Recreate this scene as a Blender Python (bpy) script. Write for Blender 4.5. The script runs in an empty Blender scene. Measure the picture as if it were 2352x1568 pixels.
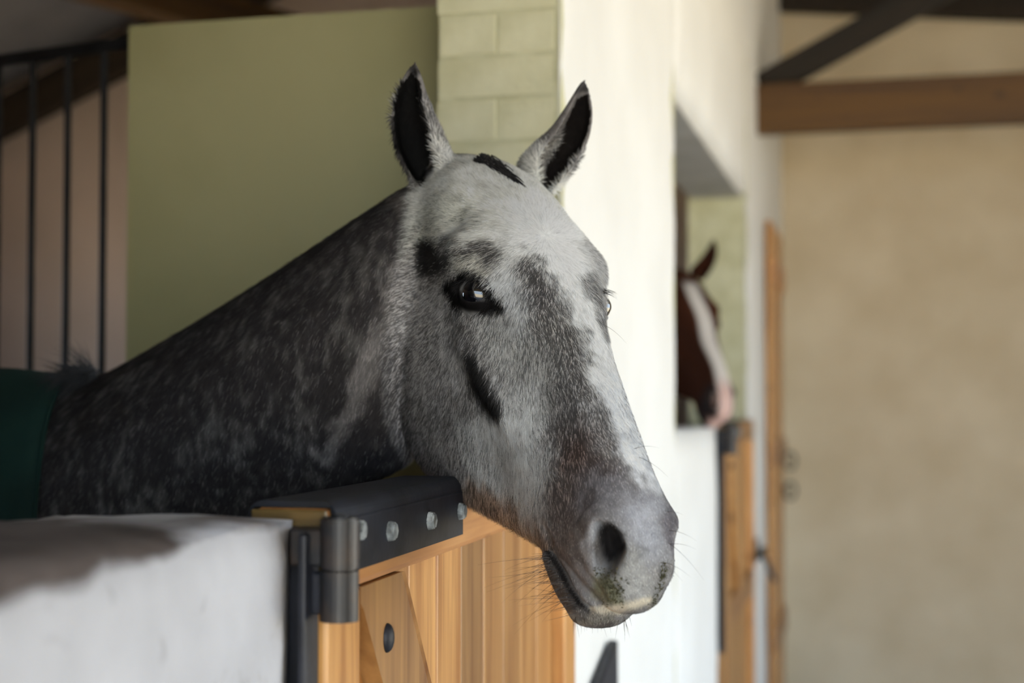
import bpy, bmesh, math, random
import numpy as np
from mathutils import Vector, Matrix
random.seed(7); rng = np.random.default_rng(7)
scene = bpy.context.scene
COL = scene.collection

# ------------------------------------------------------------------ camera
FPX, CX, CY = 3400.0, 1176.0, 784.0
YAW, PITCH = math.radians(13.86), math.radians(1.99)
FWD = np.array([-math.sin(YAW)*math.cos(PITCH), math.cos(YAW)*math.cos(PITCH), math.sin(PITCH)])
RIGHT = np.array([math.cos(YAW), math.sin(YAW), 0.0])
UP = np.cross(RIGHT, FWD)
CAM = np.array([0.0, 0.0, 1.5])
cam = bpy.data.cameras.new('camera'); cam_o = bpy.data.objects.new('camera', cam); COL.objects.link(cam_o)
cam.sensor_width = 36.0; cam.lens = FPX/2352*36.0
cam_o.matrix_world = Matrix(((RIGHT[0], UP[0], -FWD[0], CAM[0]), (RIGHT[1], UP[1], -FWD[1], CAM[1]),
                             (RIGHT[2], UP[2], -FWD[2], CAM[2]), (0, 0, 0, 1)))
cam.clip_start = 0.05; cam.clip_end = 200
cam.dof.use_dof = True; cam.dof.focus_distance = 1.74; cam.dof.aperture_fstop = 2.8
scene.camera = cam_o

# ------------------------------------------------------------------ world, sun, exposure
world = bpy.data.worlds.new('daylight_sky'); scene.world = world; world.use_nodes = True
bg = world.node_tree.nodes['Background']
bg.inputs[0].default_value = (0.68, 0.83, 1.0, 1); bg.inputs[1].default_value = 1.0
sun = bpy.data.lights.new('sun', 'SUN'); sun.energy = 4.5; sun.color = (1.0, 0.93, 0.80); sun.angle = 0.01
sun_o = bpy.data.objects.new('sun', sun); COL.objects.link(sun_o)
sun_o.location = (-6, 3, 9); sun_o.rotation_euler = (0, math.radians(-24), 0)
vs = scene.view_settings
vs.view_transform = 'Standard'; vs.look = 'None'; vs.gamma = 1.0; vs.use_curve_mapping = False
vs.exposure = 2.5

def proj(P):
    d = np.asarray(P) - CAM; z = d @ FWD
    return CX + FPX*(d @ RIGHT)/z, CY - FPX*(d @ UP)/z, z
def unproj(px, py, depth):
    return CAM + depth*FWD + (px-CX)*depth/FPX*RIGHT - (py-CY)*depth/FPX*UP

# ------------------------------------------------------------------ material helpers
def new_mat(name):
    m = bpy.data.materials.new(name); m.use_nodes = True
    nt = m.node_tree; b = nt.nodes['Principled BSDF']
    return m, nt, b
def ramp_noise(nt, scale, detail, c0, c1, lo=0.35, hi=0.65, coord='Object', stretch=None, dist=0.0):
    tc = nt.nodes.new('ShaderNodeTexCoord'); n = nt.nodes.new('ShaderNodeTexNoise')
    n.inputs['Scale'].default_value = scale; n.inputs['Detail'].default_value = detail
    n.inputs['Distortion'].default_value = dist
    if stretch:
        mp = nt.nodes.new('ShaderNodeMapping'); mp.inputs['Scale'].default_value = stretch
        nt.links.new(tc.outputs[coord], mp.inputs[0]); nt.links.new(mp.outputs[0], n.inputs['Vector'])
    else:
        nt.links.new(tc.outputs[coord], n.inputs['Vector'])
    r = nt.nodes.new('ShaderNodeValToRGB')
    r.color_ramp.elements[0].position = lo; r.color_ramp.elements[1].position = hi
    r.color_ramp.elements[0].color = (*c0, 1); r.color_ramp.elements[1].color = (*c1, 1)
    nt.links.new(n.outputs['Fac'], r.inputs[0])
    return r.outputs[0], n.outputs['Fac']
def add_bump(nt, b, scale, strength, dist=0.01, detail=6, stretch=None, coord='Object'):
    _, f = ramp_noise(nt, scale, detail, (0, 0, 0), (1, 1, 1), coord=coord, stretch=stretch)
    bp = nt.nodes.new('ShaderNodeBump'); bp.inputs['Strength'].default_value = strength; bp.inputs['Distance'].default_value = dist
    nt.links.new(f, bp.inputs['Height']); nt.links.new(bp.outputs[0], b.inputs['Normal'])
def noise_mat(name, c0, c1, scale=6, rough=0.8, bump=(40, 0.3, 0.004), stretch=None, metal=0.0, lo=0.35, hi=0.65, detail=6, spec=0.3):
    m, nt, b = new_mat(name)
    o, _ = ramp_noise(nt, scale, detail, c0, c1, lo, hi, stretch=stretch)
    nt.links.new(o, b.inputs['Base Color']); b.inputs['Roughness'].default_value = rough
    b.inputs['Metallic'].default_value = metal; b.inputs['Specular IOR Level'].default_value = spec
    if bump: add_bump(nt, b, bump[0], bump[1], bump[2], stretch=stretch)
    return m
def wood_mat(name, c0, c1, axis='Z', rough=0.42, scale=1.0, seed=0.0, coat=0.15):
    m, nt, b = new_mat(name)
    tc = nt.nodes.new('ShaderNodeTexCoord'); mp = nt.nodes.new('ShaderNodeMapping')
    oi = nt.nodes.new('ShaderNodeObjectInfo')
    st = {'X': (0.06, 1, 1), 'Y': (1, 0.06, 1), 'Z': (1, 1, 0.06)}[axis]
    mp.inputs['Scale'].default_value = st
    ad = nt.nodes.new('ShaderNodeVectorMath'); ad.operation = 'SCALE'; cb = nt.nodes.new('ShaderNodeCombineXYZ')
    for k in range(3): nt.links.new(oi.outputs['Random'], cb.inputs[k])
    nt.links.new(cb.outputs[0], ad.inputs[0]); ad.inputs['Scale'].default_value = 9.0
    nt.links.new(tc.outputs['Object'], mp.inputs[0]); nt.links.new(ad.outputs[0], mp.inputs['Location'])
    n = nt.nodes.new('ShaderNodeTexNoise'); n.inputs['Scale'].default_value = 34*scale; n.inputs['Detail'].default_value = 8; n.inputs['Distortion'].default_value = 0.6
    nt.links.new(mp.outputs[0], n.inputs['Vector'])
    n2 = nt.nodes.new('ShaderNodeTexNoise'); n2.inputs['Scale'].default_value = 130*scale; n2.inputs['Detail'].default_value = 5
    nt.links.new(mp.outputs[0], n2.inputs['Vector'])
    mx = nt.nodes.new('ShaderNodeMath'); mx.operation = 'MULTIPLY_ADD'; mx.inputs[1].default_value = 0.35
    nt.links.new(n2.outputs['Fac'], mx.inputs[0]); nt.links.new(n.outputs['Fac'], mx.inputs[2])
    r = nt.nodes.new('ShaderNodeValToRGB'); r.color_ramp.elements[0].position = 0.45; r.color_ramp.elements[1].position = 0.85
    r.color_ramp.elements[0].color = (*c0, 1); r.color_ramp.elements[1].color = (*c1, 1)
    nt.links.new(mx.outputs[0], r.inputs[0])
    # sparse dark knots
    mk = nt.nodes.new('ShaderNodeMapping'); mk.inputs['Scale'].default_value = tuple(1.0 if k > 0.5 else 0.55 for k in st)
    nt.links.new(tc.outputs['Object'], mk.inputs[0]); nt.links.new(ad.outputs[0], mk.inputs['Location'])
    vo = nt.nodes.new('ShaderNodeTexVoronoi'); vo.inputs['Scale'].default_value = 8.0; nt.links.new(mk.outputs[0], vo.inputs['Vector'])
    kr = nt.nodes.new('ShaderNodeValToRGB'); kr.color_ramp.elements[0].position = 0.04; kr.color_ramp.elements[1].position = 0.15
    kr.color_ramp.elements[0].color = (0.85, 0.85, 0.85, 1); kr.color_ramp.elements[1].color = (0, 0, 0, 1)
    nt.links.new(vo.outputs['Distance'], kr.inputs[0])
    km = nt.nodes.new('ShaderNodeMixRGB'); km.inputs[2].default_value = (c0[0]*0.22, c0[1]*0.16, c0[2]*0.12, 1)
    nt.links.new(kr.outputs[0], km.inputs[0]); nt.links.new(r.outputs[0], km.inputs[1])
    hs = nt.nodes.new('ShaderNodeHueSaturation')
    mr = nt.nodes.new('ShaderNodeMapRange'); mr.inputs['To Min'].default_value = 0.58; mr.inputs['To Max'].default_value = 1.24
    nt.links.new(oi.outputs['Random'], mr.inputs['Value']); nt.links.new(mr.outputs[0], hs.inputs['Value'])
    nt.links.new(km.outputs[0], hs.inputs['Color']); nt.links.new(hs.outputs[0], b.inputs['Base Color'])
    b.inputs['Roughness'].default_value = rough; b.inputs['Coat Weight'].default_value = coat; b.inputs['Coat Roughness'].default_value = 0.3
    bp = nt.nodes.new('ShaderNodeBump'); bp.inputs['Strength'].default_value = 0.15; bp.inputs['Distance'].default_value = 0.002
    nt.links.new(mx.outputs[0], bp.inputs['Height']); nt.links.new(bp.outputs[0], b.inputs['Normal'])
    return m

# ------------------------------------------------------------------ mesh helpers
def link(name, me, mat, parent=None):
    o = bpy.data.objects.new(name, me); COL.objects.link(o)
    for m in (mat if isinstance(mat, (list, tuple)) else [mat]): me.materials.append(m)
    if parent is not None: o.parent = parent
    return o
def tag(o, label=None, category=None, group=None, kind=None):
    if label: o['label'] = label
    if category: o['category'] = category
    if group: o['group'] = group
    if kind: o['kind'] = kind
    return o
def empty(name, loc, label, category, group=None):
    o = bpy.data.objects.new(name, None); COL.objects.link(o); o.location = loc
    o.empty_display_size = 0.1
    return tag(o, label, category, group)
def box_bm(bm, lo, hi, bevel=0.0):
    r = bmesh.ops.create_cube(bm, size=1.0)
    for v in r['verts']:
        v.co = Vector([(lo[k]+hi[k])/2 + v.co[k]*(hi[k]-lo[k]) for k in range(3)])
    if bevel > 0:
        es = list({e for v in r['verts'] for e in v.link_edges})
        bmesh.ops.bevel(bm, geom=es, offset=bevel, segments=2, profile=0.5, affect='EDGES')
def finish(bm, name, mat, parent=None, smooth=False, origin=None):
    bmesh.ops.recalc_face_normals(bm, faces=bm.faces)
    if origin is not None:
        for v in bm.verts: v.co -= Vector(origin)
    me = bpy.data.meshes.new(name); bm.to_mesh(me); bm.free()
    if smooth: me.polygons.foreach_set('use_smooth', np.ones(len(me.polygons), bool))
    o = link(name, me, mat, parent)
    if origin is not None: o.location = origin
    return o
def box(name, lo, hi, mat, parent=None, bevel=0.0, origin=None):
    bm = bmesh.new(); box_bm(bm, lo, hi, bevel); return finish(bm, name, mat, parent, origin=origin)
def bar_bm(bm, a, b, r, seg=12, r2=None, cap=True):
    a = Vector(a); b = Vector(b); d = b-a
    q = d.to_track_quat('Z', 'Y').to_matrix().to_4x4(); q.translation = (a+b)/2
    bmesh.ops.create_cone(bm, cap_ends=cap, segments=seg, radius1=r, radius2=r if r2 is None else r2, depth=d.length, matrix=q)
def beam_bm(bm, a, b, wdt, hgt, upv=(0, 0, 1), bevel=0.004):
    a = Vector(a); b = Vector(b); d = (b-a); L = d.length; d.normalize()
    s = d.cross(Vector(upv)).normalized(); u = s.cross(d)
    M = Matrix((( *[d[0], s[0], u[0]], (a[0]+b[0])/2), (d[1], s[1], u[1], (a[1]+b[1])/2), (d[2], s[2], u[2], (a[2]+b[2])/2), (0, 0, 0, 1)))
    r = bmesh.ops.create_cube(bm, size=1.0)
    for v in r['verts']: v.co = M @ Vector((v.co.x*L, v.co.y*wdt, v.co.z*hgt))
    if bevel: bmesh.ops.bevel(bm, geom=list({e for v in r['verts'] for e in v.link_edges}), offset=bevel, segments=1, affect='EDGES')
def mesh_np(name, V, F):
    me = bpy.data.meshes.new(name); me.from_pydata([tuple(p) for p in V], [], [tuple(int(i) for i in f) for f in F]); me.update()
    return me
# ------------------------------------------------------------------ shared materials
M_white = noise_mat('limewash_white', (0.79, 0.775, 0.735), (0.85, 0.84, 0.805), 3.0, 0.85, (26, 0.35, 0.006))
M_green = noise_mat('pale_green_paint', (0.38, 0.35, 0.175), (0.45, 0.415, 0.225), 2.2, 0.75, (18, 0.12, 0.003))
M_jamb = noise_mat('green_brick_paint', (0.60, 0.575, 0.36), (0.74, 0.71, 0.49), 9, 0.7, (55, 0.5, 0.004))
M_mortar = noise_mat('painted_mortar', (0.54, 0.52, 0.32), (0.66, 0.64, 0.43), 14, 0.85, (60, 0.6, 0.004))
M_pink = noise_mat('pinkish_plaster', (0.49, 0.385, 0.32), (0.56, 0.44, 0.375), 1.6, 0.85, (20, 0.2, 0.004))
M_cream = noise_mat('cream_block_wall', (0.62, 0.50, 0.33), (0.72, 0.60, 0.42), 2.4, 0.85, (16, 0.4, 0.006))
M_soffit = noise_mat('grey_cement_soffit', (0.42, 0.41, 0.38), (0.52, 0.51, 0.48), 5, 0.85, (30, 0.3, 0.004))
M_roof = noise_mat('grey_roof_sheet', (0.20, 0.195, 0.21), (0.26, 0.25, 0.265), 3, 0.6, (12, 0.2, 0.004))
M_floor = noise_mat('concrete_floor', (0.27, 0.28, 0.31), (0.37, 0.38, 0.41), 2.5, 0.8, (30, 0.4, 0.004))
M_sand = noise_mat('pale_sand_yard', (0.50, 0.42, 0.30), (0.60, 0.52, 0.39), 0.8, 0.9, (8, 0.3, 0.01))
M_plank = wood_mat('varnished_pine', (0.34, 0.135, 0.028), (0.62, 0.32, 0.10), 'Z')
M_rail = wood_mat('varnished_pine_rail', (0.33, 0.125, 0.032), (0.54, 0.26, 0.085), 'Y')
M_brace = wood_mat('varnished_pine_brace', (0.25, 0.10, 0.025), (0.62, 0.33, 0.11), 'Z', scale=0.6)
M_oldend = wood_mat('weathered_end_grain', (0.10, 0.055, 0.015), (0.30, 0.19, 0.05), 'X')
M_beam = wood_mat('brown_stained_beam', (0.048, 0.018, 0.0008), (0.10, 0.042, 0.0012), 'X', rough=0.6, scale=0.3, coat=0.0)
M_dark = wood_mat('dark_creosote_timber', (0.009, 0.0055, 0.003), (0.024, 0.014, 0.006), 'X', rough=0.8, scale=0.3, coat=0.0)
M_iron = noise_mat('black_painted_iron', (0.007, 0.008, 0.012), (0.020, 0.022, 0.032), 22, 0.5, (60, 0.25, 0.002), spec=0.4)
M_rust = noise_mat('worn_iron_barrel', (0.006, 0.006, 0.008), (0.045, 0.025, 0.013), 30, 0.45, (60, 0.2, 0.002), lo=0.42, hi=0.8, spec=0.6)
M_bolt = noise_mat('chalky_bolt_steel', (0.10, 0.11, 0.11), (0.42, 0.45, 0.45), 90, 0.45, (200, 0.3, 0.001), spec=0.6)
M_grille = noise_mat('black_grille_bar', (0.006, 0.006, 0.007), (0.014, 0.014, 0.016), 20, 0.5, None)

def struct(name, lo, hi, mat, bevel=0.0): return tag(box(name, lo, hi, mat, bevel=bevel), kind='structure')

# dirty plaster for the low wall: chalk white face, earth-brown worn top with ragged runs
def low_wall_mat():
    m, nt, b = new_mat('chalky_plaster_brown_top')
    c_w, _ = ramp_noise(nt, 5, 8, (0.44, 0.44, 0.46), (0.58, 0.58, 0.61), 0.3, 0.6)
    c_s, f_s = ramp_noise(nt, 26, 9, (0.30, 0.27, 0.24), (1, 1, 1), 0.27, 0.37, dist=0.5)
    mul = nt.nodes.new('ShaderNodeMixRGB'); mul.blend_type = 'MULTIPLY'; mul.inputs[0].default_value = 0.35
    nt.links.new(c_w, mul.inputs[1]); nt.links.new(c_s, mul.inputs[2])
    c_d, _ = ramp_noise(nt, 12, 8, (0.05, 0.036, 0.030), (0.135, 0.108, 0.098), 0.3, 0.7)
    tc = nt.nodes.new('ShaderNodeTexCoord'); sp = nt.nodes.new('ShaderNodeSeparateXYZ'); nt.links.new(tc.outputs['Object'], sp.inputs[0])
    n = nt.nodes.new('ShaderNodeTexNoise'); n.inputs['Scale'].default_value = 7; n.inputs['Detail'].default_value = 7
    nt.links.new(tc.outputs['Object'], n.inputs['Vector'])
    mm = nt.nodes.new('ShaderNodeMath'); mm.operation = 'MULTIPLY_ADD'; mm.inputs[1].default_value = 0.055
    my = nt.nodes.new('ShaderNodeMath'); my.operation = 'MULTIPLY_ADD'; my.inputs[1].default_value = -0.062; my.inputs[2].default_value = 0.074
    nt.links.new(sp.outputs['Y'], my.inputs[0]); mz = nt.nodes.new('ShaderNodeMath'); mz.operation = 'ADD'
    nt.links.new(sp.outputs['Z'], mz.inputs[0]); nt.links.new(my.outputs[0], mz.inputs[1])
    nt.links.new(n.outputs['Fac'], mm.inputs[0]); nt.links.new(mz.outputs[0], mm.inputs[2])
    mr = nt.nodes.new('ShaderNodeMapRange'); mr.inputs['From Min'].default_value = 1.402; mr.inputs['From Max'].default_value = 1.414
    nt.links.new(mm.outputs[0], mr.inputs['Value'])
    mix = nt.nodes.new('ShaderNodeMixRGB'); nt.links.new(mr.outputs[0], mix.inputs[0]); nt.links.new(mul.outputs[0], mix.inputs[1]); nt.links.new(c_d, mix.inputs[2])
    nt.links.new(mix.outputs[0], b.inputs['Base Color']); b.inputs['Roughness'].default_value = 0.85
    add_bump(nt, b, 30, 0.5, 0.006, 8)
    return m
M_low = low_wall_mat()

# ------------------------------------------------------------------ the building
XF, XB = -0.54, -0.77                # stall-front wall, aisle face and stall face
YJ, YO1, YO2 = 2.55, 4.06, 6.38      # jamb of the near opening, second opening
ZL = 2.35; ZF = -0.22              # aisle and stall floor level
struct('floor', (-4.7, -2.6, ZF-0.1), (3.1, 8.9, ZF), M_floor)
struct('ground_yard', (-40, -40, ZF-0.3), (60, 45, ZF-0.04), M_sand)

def rough_wall(name, lo, hi, mat, amp=0.006, step=0.04):
    """a plastered wall block with a hand-trowelled, slightly uneven skin and softened corners"""
    n = [max(2, int(round((hi[k]-lo[k])/step))) for k in range(3)]
    bm = bmesh.new(); r = bmesh.ops.create_cube(bm, size=1.0)
    for v in r['verts']: v.co = Vector([(lo[k]+hi[k])/2 + v.co[k]*(hi[k]-lo[k]) for k in range(3)])
    for k in range(3):
        for i in range(1, n[k]):
            p = [0, 0, 0]; p[k] = lo[k]+(hi[k]-lo[k])*i/n[k]; nn = [0, 0, 0]; nn[k] = 1
            bmesh.ops.bisect_plane(bm, geom=bm.verts[:]+bm.edges[:]+bm.faces[:], plane_co=p, plane_no=nn)
    from mathutils import noise
    bm.normal_update()
    for v in bm.verts:
        p = v.co.copy(); d = noise.noise(p*5)*amp + noise.noise(p*17)*amp*0.5
        v.co += v.normal*d
        e = sum(1 for k in range(3) if abs(p[k]-lo[k]) < 1e-5 or abs(p[k]-hi[k]) < 1e-5)
        if e >= 2: v.co -= v.normal*(0.008+0.012*max(0, noise.noise(p*9)))
        if p.z > hi[2]-1e-5: v.co.z += 0.012*(1-(p.y-lo[1])/(hi[1]-lo[1])) + 0.006*noise.noise(p*11)
    return tag(finish(bm, name, mat, smooth=True), kind='structure')
rough_wall('wall_low_near', (-0.80, -0.6, ZF), (XF, 1.333, 1.384), M_low)
rough_wall('wall_low_far', (XB, YO1-0.01, ZF), (XF, 5.18, 1.384), M_white, step=0.09)
def pillar(name, y0, y1, z1=4.6, jamb=0):
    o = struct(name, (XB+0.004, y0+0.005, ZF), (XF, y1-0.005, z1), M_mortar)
    for nm, a, b in (('plaster_skin', (XF-0.012, y0, ZF), (XF+0.006, y1, z1)),):
        s = rough_wall(nm, a, b, M_white, amp=0.004, step=0.11); s.parent = o
        if 'kind' in s: del s['kind']
    if jamb:
        hts = 0.078; nrow = int(3.0/hts)
        for i in range(nrow):
            z0 = i*hts
            xs = [(XB, XF-0.012)] if (i % 2 == 0) else [(XB, (XB+XF)/2-0.004), ((XB+XF)/2+0.000, XF-0.012)]
            for a, b in xs:
                j = [random.uniform(-0.004, 0.004) for _ in range(4)]
                bm = bmesh.new(); box_bm(bm, (a+j[0], y0+0.001+abs(j[1]), z0+0.0022), (b, y0+0.06, z0+hts-0.0022+j[2]*0.3), 0.0035)
                c = ((a+b)/2, y0+0.03, z0+hts/2)
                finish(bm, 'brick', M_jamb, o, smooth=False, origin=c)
    return o
pillar('wall_pillar_near', YJ, YO1, jamb=1)
pillar('wall_pillar_middle', YO2, 8.9)
lint = rough_wall('wall_lintel_far', (XB, YO1-0.02, ZL), (XF+0.006, YO2+0.02, 4.6), M_white, amp=0.004, step=0.11)
struct('trim_lintel_soffit', (XB-0.004, YO1, ZL-0.012), (XF-0.02, YO2, ZL+0.01), M_soffit)
struct('wall_lintel_near', (XB, -0.6, 2.52), (XF, YJ+0.02, 4.6), M_white)
struct('wall_pillar_front', (XB, -2.6, ZF), (XF, -0.58, 4.6), M_white)
# partitions inside the stalls
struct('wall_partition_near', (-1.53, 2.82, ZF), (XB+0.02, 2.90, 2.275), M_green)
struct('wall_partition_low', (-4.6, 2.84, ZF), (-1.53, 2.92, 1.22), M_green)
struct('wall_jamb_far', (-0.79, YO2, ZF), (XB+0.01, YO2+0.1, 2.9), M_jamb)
struct('wall_gable', (-4.7, 6.96, ZF), (XB, 7.06, 4.6), M_pink)
struct('wall_stall_near', (-4.6, -0.6, ZF), (XB, -0.5, 2.3), M_green)
# back wall of the stalls with a window in the second stall
wb = struct('wall_back_low', (-4.7, -2.6, ZF), (-4.6, 8.9, 1.3), M_pink)
struct('wall_back_high', (-4.7, -2.6, 2.2), (-4.6, 8.9, 3.15), M_pink)
struct('wall_back_pier', (-4.7, -2.6, 1.3), (-4.6, 3.5, 2.2), M_pink)
struct('wall_back_corner', (-4.7, 5.8, 1.3), (-4.6, 8.9, 2.2), M_pink)
def window_frame():
    bm = bmesh.new()
    for lo, hi in (((-4.68, 3.5, 1.3), (-4.58, 3.57, 2.2)), ((-4.68, 5.73, 1.3), (-4.58, 5.8, 2.2)), ((-4.68, 3.5, 2.13), (-4.58, 5.8, 2.2)), ((-4.68, 3.5, 1.3), (-4.58, 5.8, 1.37)), ((-4.67, 4.62, 1.3), (-4.6, 4.68, 2.2))):
        box_bm(bm, lo, hi, 0.004)
    tag(finish(bm, 'window_1', M_dark), kind='structure')
window_frame()
# far end wall of the aisle and the open side of the barn on the right; unseen right and rear walls, openings shaped for the daylight
struct('wall_end', (XB, 8.75, ZF), (3.1, 8.9, 5.4), M_cream)
struct('wall_right_far', (2.95, 5.6, ZF), (3.1, 8.9, 3.4), M_cream)
struct('wall_right_head', (2.95, -2.6, 2.7), (3.1, 5.6, 3.4), M_cream)
struct('wall_right_near', (2.95, -2.6, ZF), (3.1, 1.7, 2.7), M_cream)
struct('wall_rear', (-4.7, -2.7, ZF), (XB, -2.6, 4.4), M_pink)
struct('wall_rear_pier', (XB, -2.7, ZF), (-0.3, -2.6, 5.2), M_cream)
struct('wall_rear_gable', (-0.3, -2.7, 3.1), (3.1, -2.6, 5.2), M_cream)
# pitched roof over stalls and aisle
def roof():
    bm = bmesh.new()
    pr = [(-5.0, 2.92), (0.9, 5.30), (3.6, 3.35)]
    t = 0.05
    for y0, y1 in ((-2.9, 9.1),):
        vs_ = []
        for (x, z) in pr + [(x, z+t) for x, z in reversed(pr)]:
            vs_.append((bm.verts.new((x, y0, z)), bm.verts.new((x, y1, z))))
        n = len(vs_)
        for i in range(n):
            a, b = vs_[i], vs_[(i+1) % n]; bm.faces.new((a[0], b[0], b[1], a[1]))
        bm.faces.new([v[0] for v in vs_]); bm.faces.new([v[1] for v in vs_])
    return tag(finish(bm, 'ceiling', M_roof), kind='structure')
roof()

# ------------------------------------------------------------------ timbers
def timber(name, a, b, w, h, mat, label, upv=(0, 0, 1)):
    a = np.asarray(a, float); b = np.asarray(b, float); mid = (a+b)/2
    d = Vector(b-a); L = d.length; d.normalize(); s = d.cross(Vector(upv)).normalized(); u = s.cross(d)
    bm = bmesh.new(); box_bm(bm, (-L/2, -w/2, -h/2), (L/2, w/2, h/2), 0.008)
    o = finish(bm, name, mat)
    o.matrix_world = Matrix(((d[0], s[0], u[0], mid[0]), (d[1], s[1], u[1], mid[1]), (d[2], s[2], u[2], mid[2]), (0, 0, 0, 1)))
    return tag(o, label, 'beam')
timber('tie_beam', (XF-0.02, 6.95, 2.818), (2.97, 6.95, 2.818), 0.12, 0.222, M_beam, 'orange-brown timber tie beam spanning the aisle below the roof')
timber('diagonal_strut', (XF+0.02, 6.98, 2.93), (1.85, 6.98, 4.14), 0.08, 0.13, M_dark, 'dark diagonal strut rising from the wall end of the brown tie beam')
a_, b_ = unproj(1780, -32, 8.45), unproj(2900, 108, 8.45)
timber('wall_plate_timber', (XF+0.0, 8.68, a_[2]), (2.9, 8.68, b_[2]), 0.12, 0.19, M_dark, 'almost black timber fixed across the top of the cream end wall')
timber('rafter', (-4.62, 6.86, 2.745+0.12), (XB-0.0, 6.86, 4.39+0.12), 0.09, 0.20, M_dark, 'dark sloping rafter against the pinkish wall behind the black bars')
c_ = unproj(420, -25, 6.0)
timber('purlin', (c_[0]-0.35, 5.1, c_[2]), (c_[0]+0.45, 6.9, c_[2]-0.02), 0.14, 0.16, M_beam, 'short brown purlin above the top edge of the green partition')

# ------------------------------------------------------------------ grille of black bars
g0 = np.array([-1.535, 2.87, 0.0]); gd = np.array([-0.974, 0.227, 0.0])
gr = empty('bar_grille', (g0[0], g0[1], 1.22), 'black steel bar grille standing left of the green partition', 'grille')
def gpart(name, bm): 
    o = finish(bm, name, M_grille, gr, smooth=False); o.matrix_parent_inverse = Matrix.Translation(-gr.location); return o
bm = bmesh.new(); p = g0+gd*0.0; q = g0+gd*1.5
beam_bm(bm, (p[0], p[1], 2.254), (q[0], q[1], 2.254), 0.012, 0.022, bevel=0.002); gpart('top_rail', bm)
bm = bmesh.new(); beam_bm(bm, (p[0], p[1], 1.24), (q[0], q[1], 1.24), 0.02, 0.04, bevel=0.002); gpart('bottom_rail', bm)
for i in range(14):
    c = g0+gd*(0.094+0.104*i)
    bm = bmesh.new(); bar_bm(bm, (c[0], c[1], 1.24), (c[0], c[1], 2.246), 0.0082, 10); gpart('bar', bm)

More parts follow.
